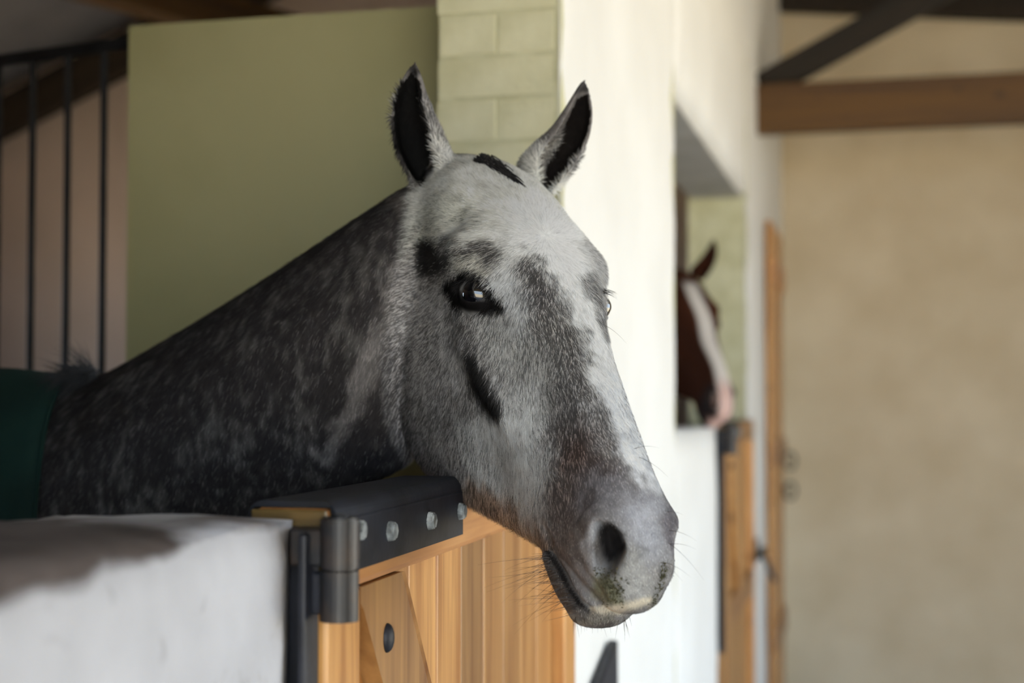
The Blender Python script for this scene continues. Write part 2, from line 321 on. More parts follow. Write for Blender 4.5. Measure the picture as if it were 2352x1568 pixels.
# ------------------------------------------------------------------ stable door (near), copied for the next stall
DX0, DX1, DY0, DY1, DZ = -0.595, -0.515, 1.346, 2.55, 1.388
def make_door():
    e = empty('stable_door', (DX1, DY0, -0.16), 'varnished pine stable door under the grey horse with black strap on top', 'door')
    inv = Matrix.Translation(-e.location)
    def part(name, lo, hi, mat, bevel=0.003, parent=None):
        c = [(lo[k]+hi[k])/2 for k in range(3)]
        bm = bmesh.new(); box_bm(bm, lo, hi, bevel); o = finish(bm, name, mat, parent or e, origin=c)
        if parent is None: o.matrix_parent_inverse = inv
        return o
    part('top_rail', (DX0, DY0+0.002, 1.302), (DX1, DY1, DZ), M_rail, 0.008)
    part('end_grain', (DX0+0.001, DY0-0.001, 1.303), (DX1-0.001, DY0+0.004, DZ-0.001), M_oldend, 0.002)
    part('bottom_rail', (DX0, DY0, -0.16), (DX1, DY1, 0.0), M_rail, 0.005)
    part('middle_rail', (DX0, DY0+0.1, 0.66), (DX1, DY1-0.1, 0.76), M_rail, 0.004)
    part('stile', (DX0, DY0, 0.0), (DX1, DY0+0.096, 1.302), M_plank, 0.004)
    part('stile', (DX0, DY1-0.09, 0.0), (DX1, DY1, 1.302), M_plank, 0.004)
    n = 9; y = DY0+0.098; w = (DY1-0.092-y)/n
    for i in range(n):
        part('plank', (-0.562, y+i*w+0.0012, 0.0), (-0.537+random.uniform(-0.0012, 0.0012), y+(i+1)*w-0.0012, 1.302), M_plank, 0.003)
    # diagonal brace from the hinge corner down to the lock side
    bm = bmesh.new(); a = Vector((-0.5265, DY0+0.135, 1.335)); b = Vector((-0.5265, DY0+0.56, 0.74))
    d = (b-a).normalized(); beam_bm(bm, a, b, 0.021, 0.125, upv=(0, d.z*-1, d.y), bevel=0.003)
    bmesh.ops.bisect_plane(bm, geom=bm.verts[:]+bm.edges[:]+bm.faces[:], plane_co=(0, 0, 1.301), plane_no=(0, 0, 1), clear_outer=True)
    bmesh.ops.bisect_plane(bm, geom=bm.verts[:]+bm.edges[:]+bm.faces[:], plane_co=(0, DY0+0.098, 0), plane_no=(0, -1, 0), clear_outer=True)
    bmesh.ops.holes_fill(bm, edges=bm.edges[:])
    o = finish(bm, 'brace', M_brace, e, origin=(-0.5265, DY0+0.3, 1.0)); o.matrix_parent_inverse = inv
    bm = bmesh.new(); bmesh.ops.create_uvsphere(bm, u_segments=20, v_segments=10, radius=1.0)
    for v in bm.verts: v.co = Vector((-0.516+v.co.x*0.008, 1.528+v.co.y*0.012, 1.236+v.co.z*0.016))
    o = finish(bm, 'coach_bolt', M_iron, e, smooth=True); o.matrix_parent_inverse = inv
    # iron strap wrapped over the top rail
    SY0, SY1, t = 1.354, 1.805, 0.006
    prof = [(DX1+t, 1.322)] + [(DX1+t-0.016*(1-math.cos(a)), 1.379+0.016*math.sin(a)) for a in np.linspace(0, math.pi/2, 7)] \
         + [(DX0-t+0.016*(1-math.sin(a)), 1.379+0.016*math.cos(a)) for a in np.linspace(0, math.pi/2, 7)] + [(DX0-t, 1.33)]
    inn = [(max(min(x, DX1+0.0004), DX0-0.0004), min(z, DZ+0.0006)) for x, z in prof]
    bm = bmesh.new(); rings = []
    for yy in (SY0, SY1):
        rings.append([bm.verts.new((x, yy, z)) for x, z in prof] + [bm.verts.new((x, yy, z)) for x, z in reversed(inn)])
    m_ = len(rings[0])
    for i in range(m_):
        bm.faces.new((rings[0][i], rings[0][(i+1) % m_], rings[1][(i+1) % m_], rings[1][i]))
    k = len(prof)
    for rr in rings:
        for i in range(k-1): bm.faces.new((rr[i], rr[i+1], rr[m_-2-i], rr[m_-1-i]))
    st = finish(bm, 'iron_strap', M_iron, e, smooth=False); st.matrix_parent_inverse = inv; st['label'] = 'black iron strap wrapped over the door top'
    bm = bmesh.new(); box_bm(bm, (DX1+t-0.0005, SY0+0.004, 1.374), (DX1+t+0.0012, SY1-0.003, 1.3765), 0.0004); finish(bm, 'weld_seam', M_iron, st)
    for yy, zz in ((1.415, 1.362), (1.515, 1.352), (1.66, 1.351), (1.79, 1.352)):
        bm = bmesh.new(); q = Matrix.Translation((DX1+t+0.003, yy, zz)) @ Matrix.Rotation(math.pi/2, 4, 'Y')
        bmesh.ops.create_cone(bm, cap_ends=True, segments=6, radius1=0.0125, radius2=0.0105, depth=0.009, matrix=q)
        bmesh.ops.bevel(bm, geom=bm.edges[:], offset=0.0016, segments=2, affect='EDGES')
        finish(bm, 'bolt', M_bolt, st, smooth=False)
    # upper hinge barrel welded to the strap
    bm = bmesh.new(); c = unproj(780, 1250, 1.395)
    bar_bm(bm, (c[0], c[1], 1.334), (c[0], c[1], 1.383), 0.0185, 28)
    bmesh.ops.bevel(bm, geom=[ed for ed in bm.edges if len(ed.link_faces) == 2 and any(len(f.verts) > 4 for f in ed.link_faces)], offset=0.002, segments=2, affect='EDGES')
    box_bm(bm, (c[0]-0.05, c[1]-0.004, 1.336), (c[0], c[1]+0.06, 1.372), 0.003)
    o = finish(bm, 'hinge_barrel', M_rust, st, smooth=False)
    return e, c
door_e, HC = make_door()
def copy_tree(o, parent=None):
    c = o.copy(); COL.objects.link(c)
    if parent is not None: c.parent = parent; c.matrix_parent_inverse = o.matrix_parent_inverse.copy()
    for ch in list(o.children): copy_tree(ch, c)
    return c
door2 = copy_tree(door_e); door2.location.y += 3.86
door2['label'] = 'varnished pine stable door below the brown horse, seen nearly edge-on'
# wall bracket carrying the lower hinge barrel
def hinge_bracket(dy, label):
    e = empty('hinge_bracket', (HC[0], HC[1]+dy, 1.10), label, 'hinge', 'black iron hinge brackets on the low wall ends')
    inv = Matrix.Translation(-e.location)
    def fin(bm, n, m, sm=False):
        for v in bm.verts: v.co.y += dy
        o = finish(bm, n, m, e, smooth=sm); o.matrix_parent_inverse = inv
    bm = bmesh.new(); bar_bm(bm, (HC[0], HC[1], 1.286), (HC[0], HC[1], 1.333), 0.0185, 28); fin(bm, 'lower_barrel', M_rust)
    bm = bmesh.new(); bar_bm(bm, (HC[0], HC[1], 1.29), (HC[0], HC[1], 1.3855), 0.008, 16); fin(bm, 'hinge_pin', M_iron)
    bm = bmesh.new(); box_bm(bm, (-0.600, 1.3365, 0.60), (-0.522, 1.3425, 1.372), 0.003); fin(bm, 'wall_plate', M_iron)
    bm = bmesh.new(); box_bm(bm, (-0.530, 1.306, 0.60), (-0.521, 1.341, 1.368), 0.003); fin(bm, 'edge_plate', M_iron)
    bm = bmesh.new(); box_bm(bm, (-0.526, HC[1]+0.002, 1.290), (HC[0]+0.004, HC[1]+0.017, 1.330), 0.003); fin(bm, 'knuckle_arm', M_iron)
hinge_bracket(0.0, 'black iron hinge bracket on the end of the near white wall')
hinge_bracket(3.86, 'black iron hinge bracket below the brown horse')
# full-height door near the end wall
def far_door():
    e = empty('tall_plank_door', (XF+0.03, 7.3, ZF), 'tall orange-brown plank door near the cream end wall', 'door')
    inv = Matrix.Translation(-e.location)
    y0, y1, z1 = 7.28, 8.12, 2.34
    n = 7; w = (y1-y0)/n
    for i in range(n):
        c = (XF+0.03, y0+(i+0.5)*w, z1/2)
        bm = bmesh.new(); box_bm(bm, (XF+0.016, y0+i*w+0.002, ZF+0.02), (XF+0.044, y0+(i+1)*w-0.002, z1), 0.003)
        o = finish(bm, 'plank', M_plank, e, origin=c); o.matrix_parent_inverse = inv
    for z in (0.3, 1.2, 2.1):
        bm = bmesh.new(); box_bm(bm, (XF+0.04, y0, z-0.06), (XF+0.06, y1, z+0.06), 0.003)
        o = finish(bm, 'ledge', M_rail, e, origin=(XF+0.05, 7.7, z)); o.matrix_parent_inverse = inv
    for z in (1.14, 0.98):
        bm = bmesh.new()
        pts = [(XF+0.085+0.03*math.cos(a), 8.02, z+0.045*math.sin(a)) for a in np.linspace(0, 2*math.pi, 15)]
        for p_, q_ in zip(pts[:-1], pts[1:]): bar_bm(bm, p_, q_, 0.008, 8)
        box_bm(bm, (XF+0.058, 8.0, z-0.02), (XF+0.066, 8.04, z+0.02))
        o = finish(bm, 'ring_latch', M_iron, e); o.matrix_parent_inverse = inv
far_door()
def bolt_latch():
    c = np.array([XF+0.0, 6.47, 0.82])
    e = empty('slide_bolt', tuple(c), 'dark iron slide bolt on the white pillar right of the far pine door', 'bolt')
    inv = Matrix.Translation(-e.location)
    bm = bmesh.new(); box_bm(bm, (XF+0.012, 6.44, 0.76), (XF+0.022, 6.68, 0.86), 0.002); o = finish(bm, 'backplate', M_iron, e); o.matrix_parent_inverse = inv
    bm = bmesh.new(); bar_bm(bm, (XF+0.045, 6.30, 0.81), (XF+0.045, 6.66, 0.81), 0.012, 12); o = finish(bm, 'rod', M_iron, e); o.matrix_parent_inverse = inv
    bm = bmesh.new(); bar_bm(bm, (XF+0.045, 6.56, 0.81), (XF+0.10, 6.56, 0.68), 0.011, 10); o = finish(bm, 'handle', M_iron, e); o.matrix_parent_inverse = inv
bolt_latch()

def steel_bracket():
    y0, y1 = 2.74, 2.955; V0 = [(y0-0.06, 0.93), (y1, 1.005), (y1+0.02, 0.60), (y0-0.06, 0.60)]
    bm = bmesh.new(); fr = [bm.verts.new((XF+0.010, y, z)) for y, z in V0]; bk = [bm.verts.new((XF+0.030, y, z)) for y, z in V0]
    bm.faces.new(fr); bm.faces.new(bk[::-1])
    for i in range(4): bm.faces.new((fr[i], fr[(i+1) % 4], bk[(i+1) % 4], bk[i]))
    bmesh.ops.bevel(bm, geom=bm.edges[:], offset=0.003, segments=1, affect='EDGES')
    tag(finish(bm, 'steel_bracket', M_iron), 'dark pointed steel bracket on the white pillar beside the near door', 'bracket')
steel_bracket()
# ------------------------------------------------------------------ the grey horse
HS = 1.05
HR = np.array([[0.4408056, 0.5109181, -0.7380062], [-0.5516567, -0.4943828, -0.6717593], [-0.7080716, 0.7032413, 0.0639247]])
HT = CAM + (np.array([-0.46915, 1.81165, 1.64082+0.15]) - CAM)*HS
def h2w(p): return np.asarray(p, float)*HS @ HR.T + HT        # head frame (along face, dorsal, to its right) -> world
def w2h(p): return (np.asarray(p, float)-HT) @ HR / HS

def catmull(ts, K, t):
    """smooth interpolation of rows K at ts, evaluated at t (monotone-safe cubic hermite)"""
    K = np.asarray(K, float); ts = np.asarray(ts, float)
    m = np.zeros_like(K); h = np.diff(ts)
    sl = np.diff(K, axis=0)/h[:, None]
    m[1:-1] = (sl[:-1]*h[1:, None]+sl[1:]*h[:-1, None])/(h[1:]+h[:-1])[:, None]; m[0] = sl[0]; m[-1] = sl[-1]
    t = np.clip(np.asarray(t, float), ts[0], ts[-1]); i = np.clip(np.searchsorted(ts, t, side='right')-1, 0, len(ts)-2)
    hh = h[i]; u = ((t-ts[i])/hh)[:, None]; hh = hh[:, None]
    return (2*u**3-3*u**2+1)*K[i]+(u**3-2*u**2+u)*hh*m[i]+(-2*u**3+3*u**2)*K[i+1]+(u**3-u**2)*hh*m[i+1]
def loft(rings):
    """closed tube mesh from an array (n, m, 3), ends capped by fans"""
    n, m, _ = rings.shape
    V = rings.reshape(-1, 3); F = []
    for i in range(n-1):
        for j in range(m): F.append((i*m+j, i*m+(j+1) % m, (i+1)*m+(j+1) % m, (i+1)*m+j))
    c0, c1 = len(V), len(V)+1
    V = np.vstack([V, rings[0].mean(0), rings[-1].mean(0)])
    for j in range(m): F.append((c0, (j+1) % m, j)); F.append((c1, (n-1)*m+j, (n-1)*m+(j+1) % m))
    return V, F
# half sections of the head: station s -> nine (v, w) points from the dorsal midline to the ventral midline
HEAD = [
 (-0.065, [(-.036,0),(-.040,.028),(-.056,.050),(-.088,.060),(-.126,.064),(-.165,.060),(-.200,.048),(-.216,.024),(-.218,0)]),
 (-0.025, [(-.010,0),(-.014,.032),(-.032,.058),(-.070,.072),(-.120,.078),(-.175,.075),(-.228,.060),(-.250,.028),(-.250,0)]),
 (0.015, [(.007,0),(.003,.035),(-.013,.064),(-.050,.079),(-.107,.084),(-.180,.085),(-.254,.070),(-.280,.032),(-.276,0)]),
 (0.060, [(.017,0),(.013,.037),(-.003,.070),(-.038,.088),(-.097,.089),(-.182,.091),(-.272,.076),(-.300,.036),(-.290,0)]),
 (0.105, [(.024,0),(.020,.040),(.003,.076),(-.034,.095),(-.097,.091),(-.185,.093),(-.282,.076),(-.309,.038),(-.298,0)]),
 (0.150, [(.028,0),(.024,.045),(.004,.084),(-.026,.102),(-.097,.091),(-.188,.092),(-.288,.074),(-.315,.038),(-.304,0)]),
 (0.195, [(.026,0),(.022,.048),(.000,.085),(-.030,.096),(-.097,.091),(-.187,.090),(-.292,.070),(-.318,.037),(-.308,0)]),
 (0.240, [(.021,0),(.016,.046),(-.008,.073),(-.042,.086),(-.097,.088),(-.182,.083),(-.288,.065),(-.314,.035),(-.304,0)]),
 (0.290, [(.015,0),(.008,.040),(-.014,.058),(-.052,.074),(-.095,.083),(-.168,.075),(-.270,.057),(-.298,.031),(-.290,0)]),
 (0.345, [(.008,0),(.001,.034),(-.020,.047),(-.056,.060),(-.092,.072),(-.152,.065),(-.238,.048),(-.265,.027),(-.258,0)]),
 (0.400, [(.004,0),(-.003,.030),(-.021,.040),(-.052,.050),(-.086,.058),(-.134,.056),(-.202,.043),(-.227,.024),(-.223,0)]),
 (0.450, [(-.001,0),(-.006,.027),(-.022,.035),(-.048,.044),(-.080,.051),(-.118,.051),(-.170,.042),(-.193,.024),(-.190,0)]),
 (0.500, [(-.005,0),(-.010,.025),(-.023,.034),(-.045,.042),(-.074,.048),(-.105,.049),(-.142,.044),(-.162,.025),(-.161,0)]),
 (0.540, [(-.012,0),(-.015,.025),(-.025,.036),(-.043,.043),(-.069,.046),(-.095,.047),(-.120,.044),(-.135,.025),(-.136,0)]),
 (0.575, [(-.022,0),(-.024,.025),(-.031,.036),(-.046,.042),(-.068,.043),(-.091,.043),(-.111,.040),(-.124,.024),(-.126,0)]),
 (0.602, [(-.038,0),(-.039,.021),(-.044,.029),(-.055,.034),(-.073,.035),(-.090,.034),(-.106,.031),(-.117,.020),(-.119,0)]),
 (0.622, [(-.059,0),(-.060,.015),(-.063,.021),(-.070,.025),(-.080,.027),(-.092,.029),(-.103,.025),(-.111,.014),(-.112,0)]),
 (0.630, [(-.077,0),(-.077,.008),(-.079,.012),(-.083,.016),(-.088,.017),(-.093,.016),(-.097,.012),(-.100,.007),(-.101,0)]),
]
CHIN = [  # lower lip and chin, its own block so a mouth line stays open
 (0.455, [(-.136,0),(-.136,.012),(-.138,.022),(-.144,.030),(-.152,.032),(-.160,.030),(-.167,.022),(-.171,.012),(-.172,0)]),
 (0.500, [(-.126,0),(-.126,.020),(-.128,.034),(-.136,.042),(-.147,.044),(-.158,.040),(-.168,.031),(-.173,.016),(-.174,0)]),
 (0.540, [(-.122,0),(-.122,.021),(-.125,.035),(-.134,.043),(-.147,.045),(-.161,.041),(-.172,.032),(-.178,.017),(-.179,0)]),
 (0.572, [(-.121,0),(-.121,.020),(-.124,.032),(-.133,.038),(-.146,.040),(-.160,.037),(-.170,.029),(-.176,.015),(-.177,0)]),
 (0.598, [(-.122,0),(-.122,.017),(-.124,.025),(-.131,.030),(-.142,.032),(-.153,.029),(-.162,.023),(-.167,.012),(-.168,0)]),
 (0.606, [(-.129,0),(-.129,.009),(-.130,.014),(-.134,.017),(-.140,.018),(-.147,.017),(-.152,.013),(-.155,.006),(-.156,0)]),
]
def head_block(tab, n=90, m=16):
    ts = [r[0] for r in tab]; K = np.array([np.array(r[1]).ravel() for r in tab])
    tt = np.linspace(ts[0], ts[-1], n); R = catmull(ts, K, tt).reshape(n, 9, 2)
    rings = []
    for s, half in zip(tt, R):
        # spline round the full section
        full = np.vstack([half, [(v, -w) for v, w in half[-2:0:-1]]])
        k = len(full); ext = np.vstack([full[-2:], full, full[:3]])
        u = np.linspace(0, k, k*4, endpoint=False)
        P = catmull(np.arange(-2, k+3), ext, u)
        rings.append(np.column_stack([np.full(len(P), s), P]))
    return loft(np.array(rings))
def grid_section(top, bot, depth, hw, nrm, m=40, crest=0.35, belly=0.7):
    """neck section between an upper and a lower outline point, egg-shaped, thin at the crest"""
    a = unproj(*top, depth); b = unproj(*bot, depth); c = (a+b)/2; u = (a-b)/2; pts = []
    for k in range(m):
        th = 2*math.pi*k/m; y = math.cos(th); x = math.sin(th)
        wf = (0.5+0.5*(1-y)/1.0*0.5) if False else np.interp(y, [-1, -0.4, 0.3, 0.85, 1], [belly, 1.0, 0.92, 0.62, crest])
        pts.append(c+u*y+nrm*hw*wf*x)
    return np.array(pts)
def ear_block(rows, opens, dep, gam, kd=0.8, m=25, thick=0.0042):
    """cupped ear: rows of left/right outline points (pixels at true depth), an arc left open towards gam"""
    rows = np.array(rows, float); n0 = len(rows); t0 = np.linspace(0, 1, n0); tt = np.linspace(0, 1, 40)
    R = catmull(t0, rows, tt); O = catmull(t0, np.array(opens, float)[:, None], tt)[:, 0]; D = catmull([0, 1], np.array(dep)[:, None], tt)[:, 0]
    out, inn = [], []
    for (lx, ly, rx, ry), op, d in zip(R, O, D):
        L = unproj(lx, ly, d); Rr = unproj(rx, ry, d); c = (L+Rr)/2; e = (Rr-L)/2; el = np.linalg.norm(e)+1e-9; eh = e/el
        f = -FWD - eh*(-FWD @ eh); f /= np.linalg.norm(f)         # towards the viewer side
        ph = np.linspace(math.radians(gam)+op, math.radians(gam)+2*math.pi-op, m)
        o_ = [c+eh*el*math.sin(a)+f*el*kd*math.cos(a) for a in ph]
        ri = max(el-thick*1.5, el*0.35)
        i_ = [c+eh*ri*math.sin(a)+f*ri*kd*math.cos(a) for a in ph]
        out.append(o_); inn.append(i_)
    rings = np.array([np.vstack([o_, i_[::-1]]) for o_, i_ in zip(out, inn)])
    return loft(rings)

def ball(c, r, n=20):
    th = np.linspace(0.02, math.pi-0.02, n); ph = np.linspace(0, 2*math.pi, 2*n, endpoint=False)
    rings = np.array([[c+np.array([r[0]*math.sin(a)*math.cos(b), r[1]*math.sin(a)*math.sin(b), r[2]*math.cos(a)]) for b in ph] for a in th])
    return loft(rings)

def build_horse_skin():
    VV, FF, off = [], [], 0
    def put(V, F):
        nonlocal off
        VV.append(np.asarray(V)); FF.extend([tuple(i+off for i in f) for f in F]); off += len(V)
    V, F = head_block(HEAD); put(h2w(V), F)
    V, F = head_block(CHIN, 40); put(h2w(V), F)
    for sg in (1, -1):                                            # lids: a swelling round each eyeball
        V, F = ball(np.array([EYE[0], EYE[1], sg*EYE[2]]), (0.0262, 0.0245, 0.0245)); put(h2w(V), F)
    # neck
    nd = np.array([-0.956, 0.292, 0.0]); nn = np.array([0.292, 0.956, 0.0])
    secs = [((1110,400),(1010,820),2.00,.050),((1030,395),(975,945),2.00,.085),((945,420),(932,1058),2.02,.110),((870,466),(862,1104),2.04,.110),((800,512),(790,1132),2.06,.108),
            ((640,620),(640,1195),2.12,.112),((480,722),(480,1300),2.20,.128),((290,834),(290,1430),2.30,.155),((225,862),(190,1500),2.34,.168),((120,880),(60,1560),2.40,.18)]
    rings = np.array([grid_section(a, b, d, w, nn).ravel() for a, b, d, w in secs])
    ts = np.arange(len(secs)); rr = catmull(ts, rings, np.linspace(0, ts[-1], 70)).reshape(70, -1, 3)
    V, F = loft(rr); put(V, F)
    # ears
    er = [(950,445,1040,440),(943,420,1054,405),(926,382,1056,378),(908,340,1034,342),(900,300,1016,300),(898,262,998,262),(906,220,983,221),(922,180,971,180),(937,155,962,157),(949,138,953,137)]
    V, F = ear_block(er, np.radians([20,30,44,52,56,58,60,62,66,70]), (1.995, 1.985), -30); put(V, F)
    el = [(1214,432,1272,448),(1196,405,1300,415),(1190,376,1327,376),(1214,345,1345,338),(1240,320,1356,308),(1266,291,1362,268),(1290,258,1361,240),(1312,223,1356,214),(1331,192,1351,195),(1343,178,1346,180)]
    V, F = ear_block(el, np.radians([20,32,46,54,56,58,60,62,66,70]), (2.06, 2.03), 28); put(V, F)
    me = mesh_np('horse_raw', np.vstack(VV), FF)
    o = bpy.data.objects.new('horse_raw', me); COL.objects.link(o)
    md = o.modifiers.new('r', 'REMESH'); md.mode = 'VOXEL'; md.voxel_size = 0.0026; md.use_smooth_shade = True
    dg = bpy.context.evaluated_depsgraph_get(); ev = o.evaluated_get(dg); m2 = ev.to_mesh()
    nv = len(m2.vertices); V = np.empty(nv*3); m2.vertices.foreach_get('co', V); V = V.reshape(-1, 3)
    nl = len(m2.loops); li = np.empty(nl, np.int32); m2.loops.foreach_get('vertex_index', li)
    lt = np.empty(len(m2.polygons), np.int32); m2.polygons.foreach_get('loop_total', lt)
    ev.to_mesh_clear(); bpy.data.objects.remove(o); bpy.data.meshes.remove(me)
    assert (lt == 4).all()
    return V, li.reshape(-1, 4)
EYE_R = 0.0215
EYE_AX = np.array([0.26, 0.42, 0.84]); EYE_AX /= np.linalg.norm(EYE_AX)
EYE = w2h(unproj(1081, 669, 1.788) - (HR @ EYE_AX)*EYE_R*HS*0.9)
EYE_TX = (0.93*RIGHT - 0.36*UP) @ HR

V, Q = build_horse_skin()
E_ = np.unique(np.sort(np.vstack([Q[:, [0, 1]], Q[:, [1, 2]], Q[:, [2, 3]], Q[:, [3, 0]]]), axis=1), axis=0)
deg = np.bincount(E_.ravel(), minlength=len(V)).astype(float)
def smooth(V, it, lam):
    lam = np.broadcast_to(np.asarray(lam, float), (len(V),))[:, None]
    for _ in range(it):
        S = np.column_stack([np.bincount(E_[:, 0], V[E_[:, 1], k], len(V)) + np.bincount(E_[:, 1], V[E_[:, 0], k], len(V)) for k in range(3)])
        V = V + lam*(S/deg[:, None]-V)
    return V
def normals(V):
    n = np.cross(V[Q[:, 2]]-V[Q[:, 0]], V[Q[:, 3]]-V[Q[:, 1]]); N = np.zeros_like(V)
    for k in range(3):
        acc = np.zeros(len(V))
        for c in range(4): acc += np.bincount(Q[:, c], n[:, k], len(V))
        N[:, k] = acc
    return N/(np.linalg.norm(N, axis=1, keepdims=True)+1e-12)
def sstep(x, a, b):
    t = np.clip((x-a)/(b-a), 0, 1); return t*t*(3-2*t)
def gauss(H, c, r):
    d = (H-np.array(c))/np.array(r); return np.exp(-(d**2).sum(1))
H = w2h(V)
ear_m = sstep(-H[:, 0], -0.005, 0.02)*sstep(H[:, 1], -0.01, 0.02)     # ears stand above the poll
face = 1-ear_m
V = smooth(V, 6, np.where(ear_m > 0.5, 0.18, 0.5))
H = w2h(V); A = H.copy(); A[:, 2] = np.abs(A[:, 2])
join = np.exp(-((A[:, 0]-0.005)/0.055)**2)*sstep(-A[:, 1], 0.03, 0.09)
earjoin = gauss(A, (0.0, 0.0, 0.07), (0.04, 0.04, 0.04))
V = smooth(V, 90, np.clip(join*0.6+earjoin*0.12, 0, 0.6)*np.where((w2h(V)[:, 1] > 0.03), 0.2, 1))
# soften the crease where the cheek passes into the throat
def near_line(V, pts):
    x_, y_, z_ = proj(V); b_ = np.full(len(V), 1e9)
    for p, q in zip(pts[:-1], pts[1:]):
        dx, dy = q[0]-p[0], q[1]-p[1]; t_ = np.clip(((x_-p[0])*dx+(y_-p[1])*dy)/(dx*dx+dy*dy), 0, 1)
        b_ = np.minimum(b_, np.hypot(x_-p[0]-t_*dx, y_-p[1]-t_*dy))
    return b_, z_
dl, zl = near_line(V, [(978,470),(955,560),(930,700),(915,820),(905,900)])
V = smooth(V, 160, 0.62*np.exp(-(dl/38.0)**2)*(zl < 2.05)*(w2h(V)[:, 1] < 0.0))
H = w2h(V); A = H.copy(); A[:, 2] = np.abs(A[:, 2]); N = normals(V)
# ---- sculpting in the head frame (metres along the surface normal)
D = np.zeros(len(V))
D += -0.013*gauss(A, (0.118, -0.012, 0.086), (0.030, 0.022, 0.03))      # hollow above the eye
D += 0.006*gauss(A, (0.165, -0.012, 0.100), (0.030, 0.016, 0.03))       # brow ridge
D += 0.006*np.exp(-((A[:, 1]+0.090+0.05*(A[:, 0]-0.3))/0.012)**2)*sstep(A[:, 0], 0.22, 0.27)*(1-sstep(A[:, 0], 0.34, 0.38))*(A[:, 2] > 0.03)   # facial crest
D += -0.005*gauss(A, (0.315, -0.122, 0.075), (0.05, 0.018, 0.05))
D += -0.006*gauss(A, (0.285, -0.045, 0.085), (0.035, 0.020, 0.04))      # below the eye
D += -0.005*gauss(A, (0.42, -0.045, 0.055), (0.06, 0.018, 0.03))        # side of the nose
D += 0.006*gauss(A, (0.17, -0.19, 0.09), (0.07, 0.06, 0.05))            # cheek muscle
D += -0.006*gauss(A, (0.37, -0.155, 0.06), (0.05, 0.03, 0.04))
D += 0.005*gauss(A, (0.56, -0.032, 0.046), (0.022, 0.020, 0.02))        # upper nostril wing
D += 0.004*gauss(A, (0.545, -0.070, 0.055), (0.016, 0.030, 0.02))
D += -0.004*gauss(A, (0.50, -0.060, 0.052), (0.022, 0.030, 0.03))
V = V + N*D[:, None]
# eyes: open the lids over the ball
for sg in (1, -1):
    c = h2w((EYE[0], EYE[1], sg*EYE[2])); rel = (V-c)/HS
    ax = HR @ (EYE_AX*np.array([1, 1, sg]))        # outward
    tx = HR @ (EYE_TX*np.array([1, 1, sg])); tx -= ax*(tx@ax); tx /= np.linalg.norm(tx)   # towards the nose (inner corner)
    ty = np.cross(ax, tx); ty *= np.sign(ty @ UP)
    r = np.linalg.norm(rel, axis=1); x = rel@tx; y = rel@ty; z = rel@ax
    near = (r < 0.034) & (z > 0)
    upper = 0.0178*np.sqrt(np.clip(1-((x+0.000)/0.0190)**2, 0, 1)); lower = 0.0128*np.sqrt(np.clip(1-((x+0.001)/0.0195)**2, 0, 1))
    ins = np.where(y > 0, upper-y, lower+y)
    ap = sstep(ins, -0.0008, 0.0018)*near
    tgt = c + rel/(r[:, None]+1e-9)*(EYE_R-0.004)*HS
    V = np.where(ap[:, None] > 0, V*(1-ap[:, None])+tgt*ap[:, None], V)
    # lid folds
    rr = np.sqrt((x/1.25)**2+y**2); fold = np.exp(-((rr-0.0245)/0.0022)**2)*(y > -0.002)*near
    V = V - N*(fold*0.0022)[:, None]
    canth = np.exp(-(((x-0.024)/0.008)**2+((y+0.004)/0.0035)**2))*(z > -0.01)
    V = V - N*(canth*0.004)[:, None]
# nostrils: deep comma-shaped openings
NOS = (0.583, -0.057, 0.040)
for sg in (1, -1):
    c = h2w((NOS[0], NOS[1], sg*NOS[2])); rel = (V-c)/HS
    ax = HR @ np.array([0.55, 0.20, sg*0.80]); ax /= np.linalg.norm(ax)
    ty = HR @ np.array([-0.75, 0.62, sg*0.20]); ty -= ax*(ty@ax); ty /= np.linalg.norm(ty)
    tx = np.cross(ty, ax); tx *= np.sign(tx @ (HR @ np.array([0.6, 0.7, 0])))
    x = rel@tx; y = rel@ty; z = rel@ax; loc = (np.linalg.norm(rel, axis=1) < 0.05) & (z > -0.03) & (H[:, 2]*sg > 0)
    bend = x - 0.006 + 14*(y-0.004)**2
    q = np.sqrt((bend/0.0190)**2+(y/0.031)**2)
    hole = (1-sstep(q, 0.55, 1.05))*loc
    rim = np.exp(-((q-1.30)/0.45)**2)*loc
    inward = HR @ np.array([-0.62, -0.10, -sg*0.55]); inward /= np.linalg.norm(inward)
    V = V + (inward*HS)[None, :]*(hole*0.034)[:, None] + N*(rim*0.0022)[:, None]
# mouth: corner groove and wrinkles
H = w2h(V); A = H.copy(); A[:, 2] = np.abs(A[:, 2]); N = normals(V)
D = -0.004*gauss(A, (0.505, -0.128, 0.05), (0.016, 0.006, 0.02)) - 0.004*gauss(A, (0.60, -0.098, 0.05), (0.03, 0.006, 0.03))
V = V + N*D[:, None]
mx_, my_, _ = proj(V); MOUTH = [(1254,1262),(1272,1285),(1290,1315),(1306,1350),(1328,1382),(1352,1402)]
best = np.full(len(V), 1e9)
for a_, b_ in zip(MOUTH[:-1], MOUTH[1:]):
    dx, dy = b_[0]-a_[0], b_[1]-a_[1]; t_ = np.clip(((mx_-a_[0])*dx+(my_-a_[1])*dy)/(dx*dx+dy*dy), 0, 1)
    best = np.minimum(best, np.hypot(mx_-a_[0]-t_*dx, my_-a_[1]-t_*dy))
lipline = np.exp(-(best/8.0)**2)*(H[:, 0] > 0.44)*(H[:, 2] > 0.0)*(H[:, 1] < -0.09)
V = V - N*(lipline*0.010)[:, None]
V = smooth(V, 2, 0.35)
N = normals(V); H = w2h(V)
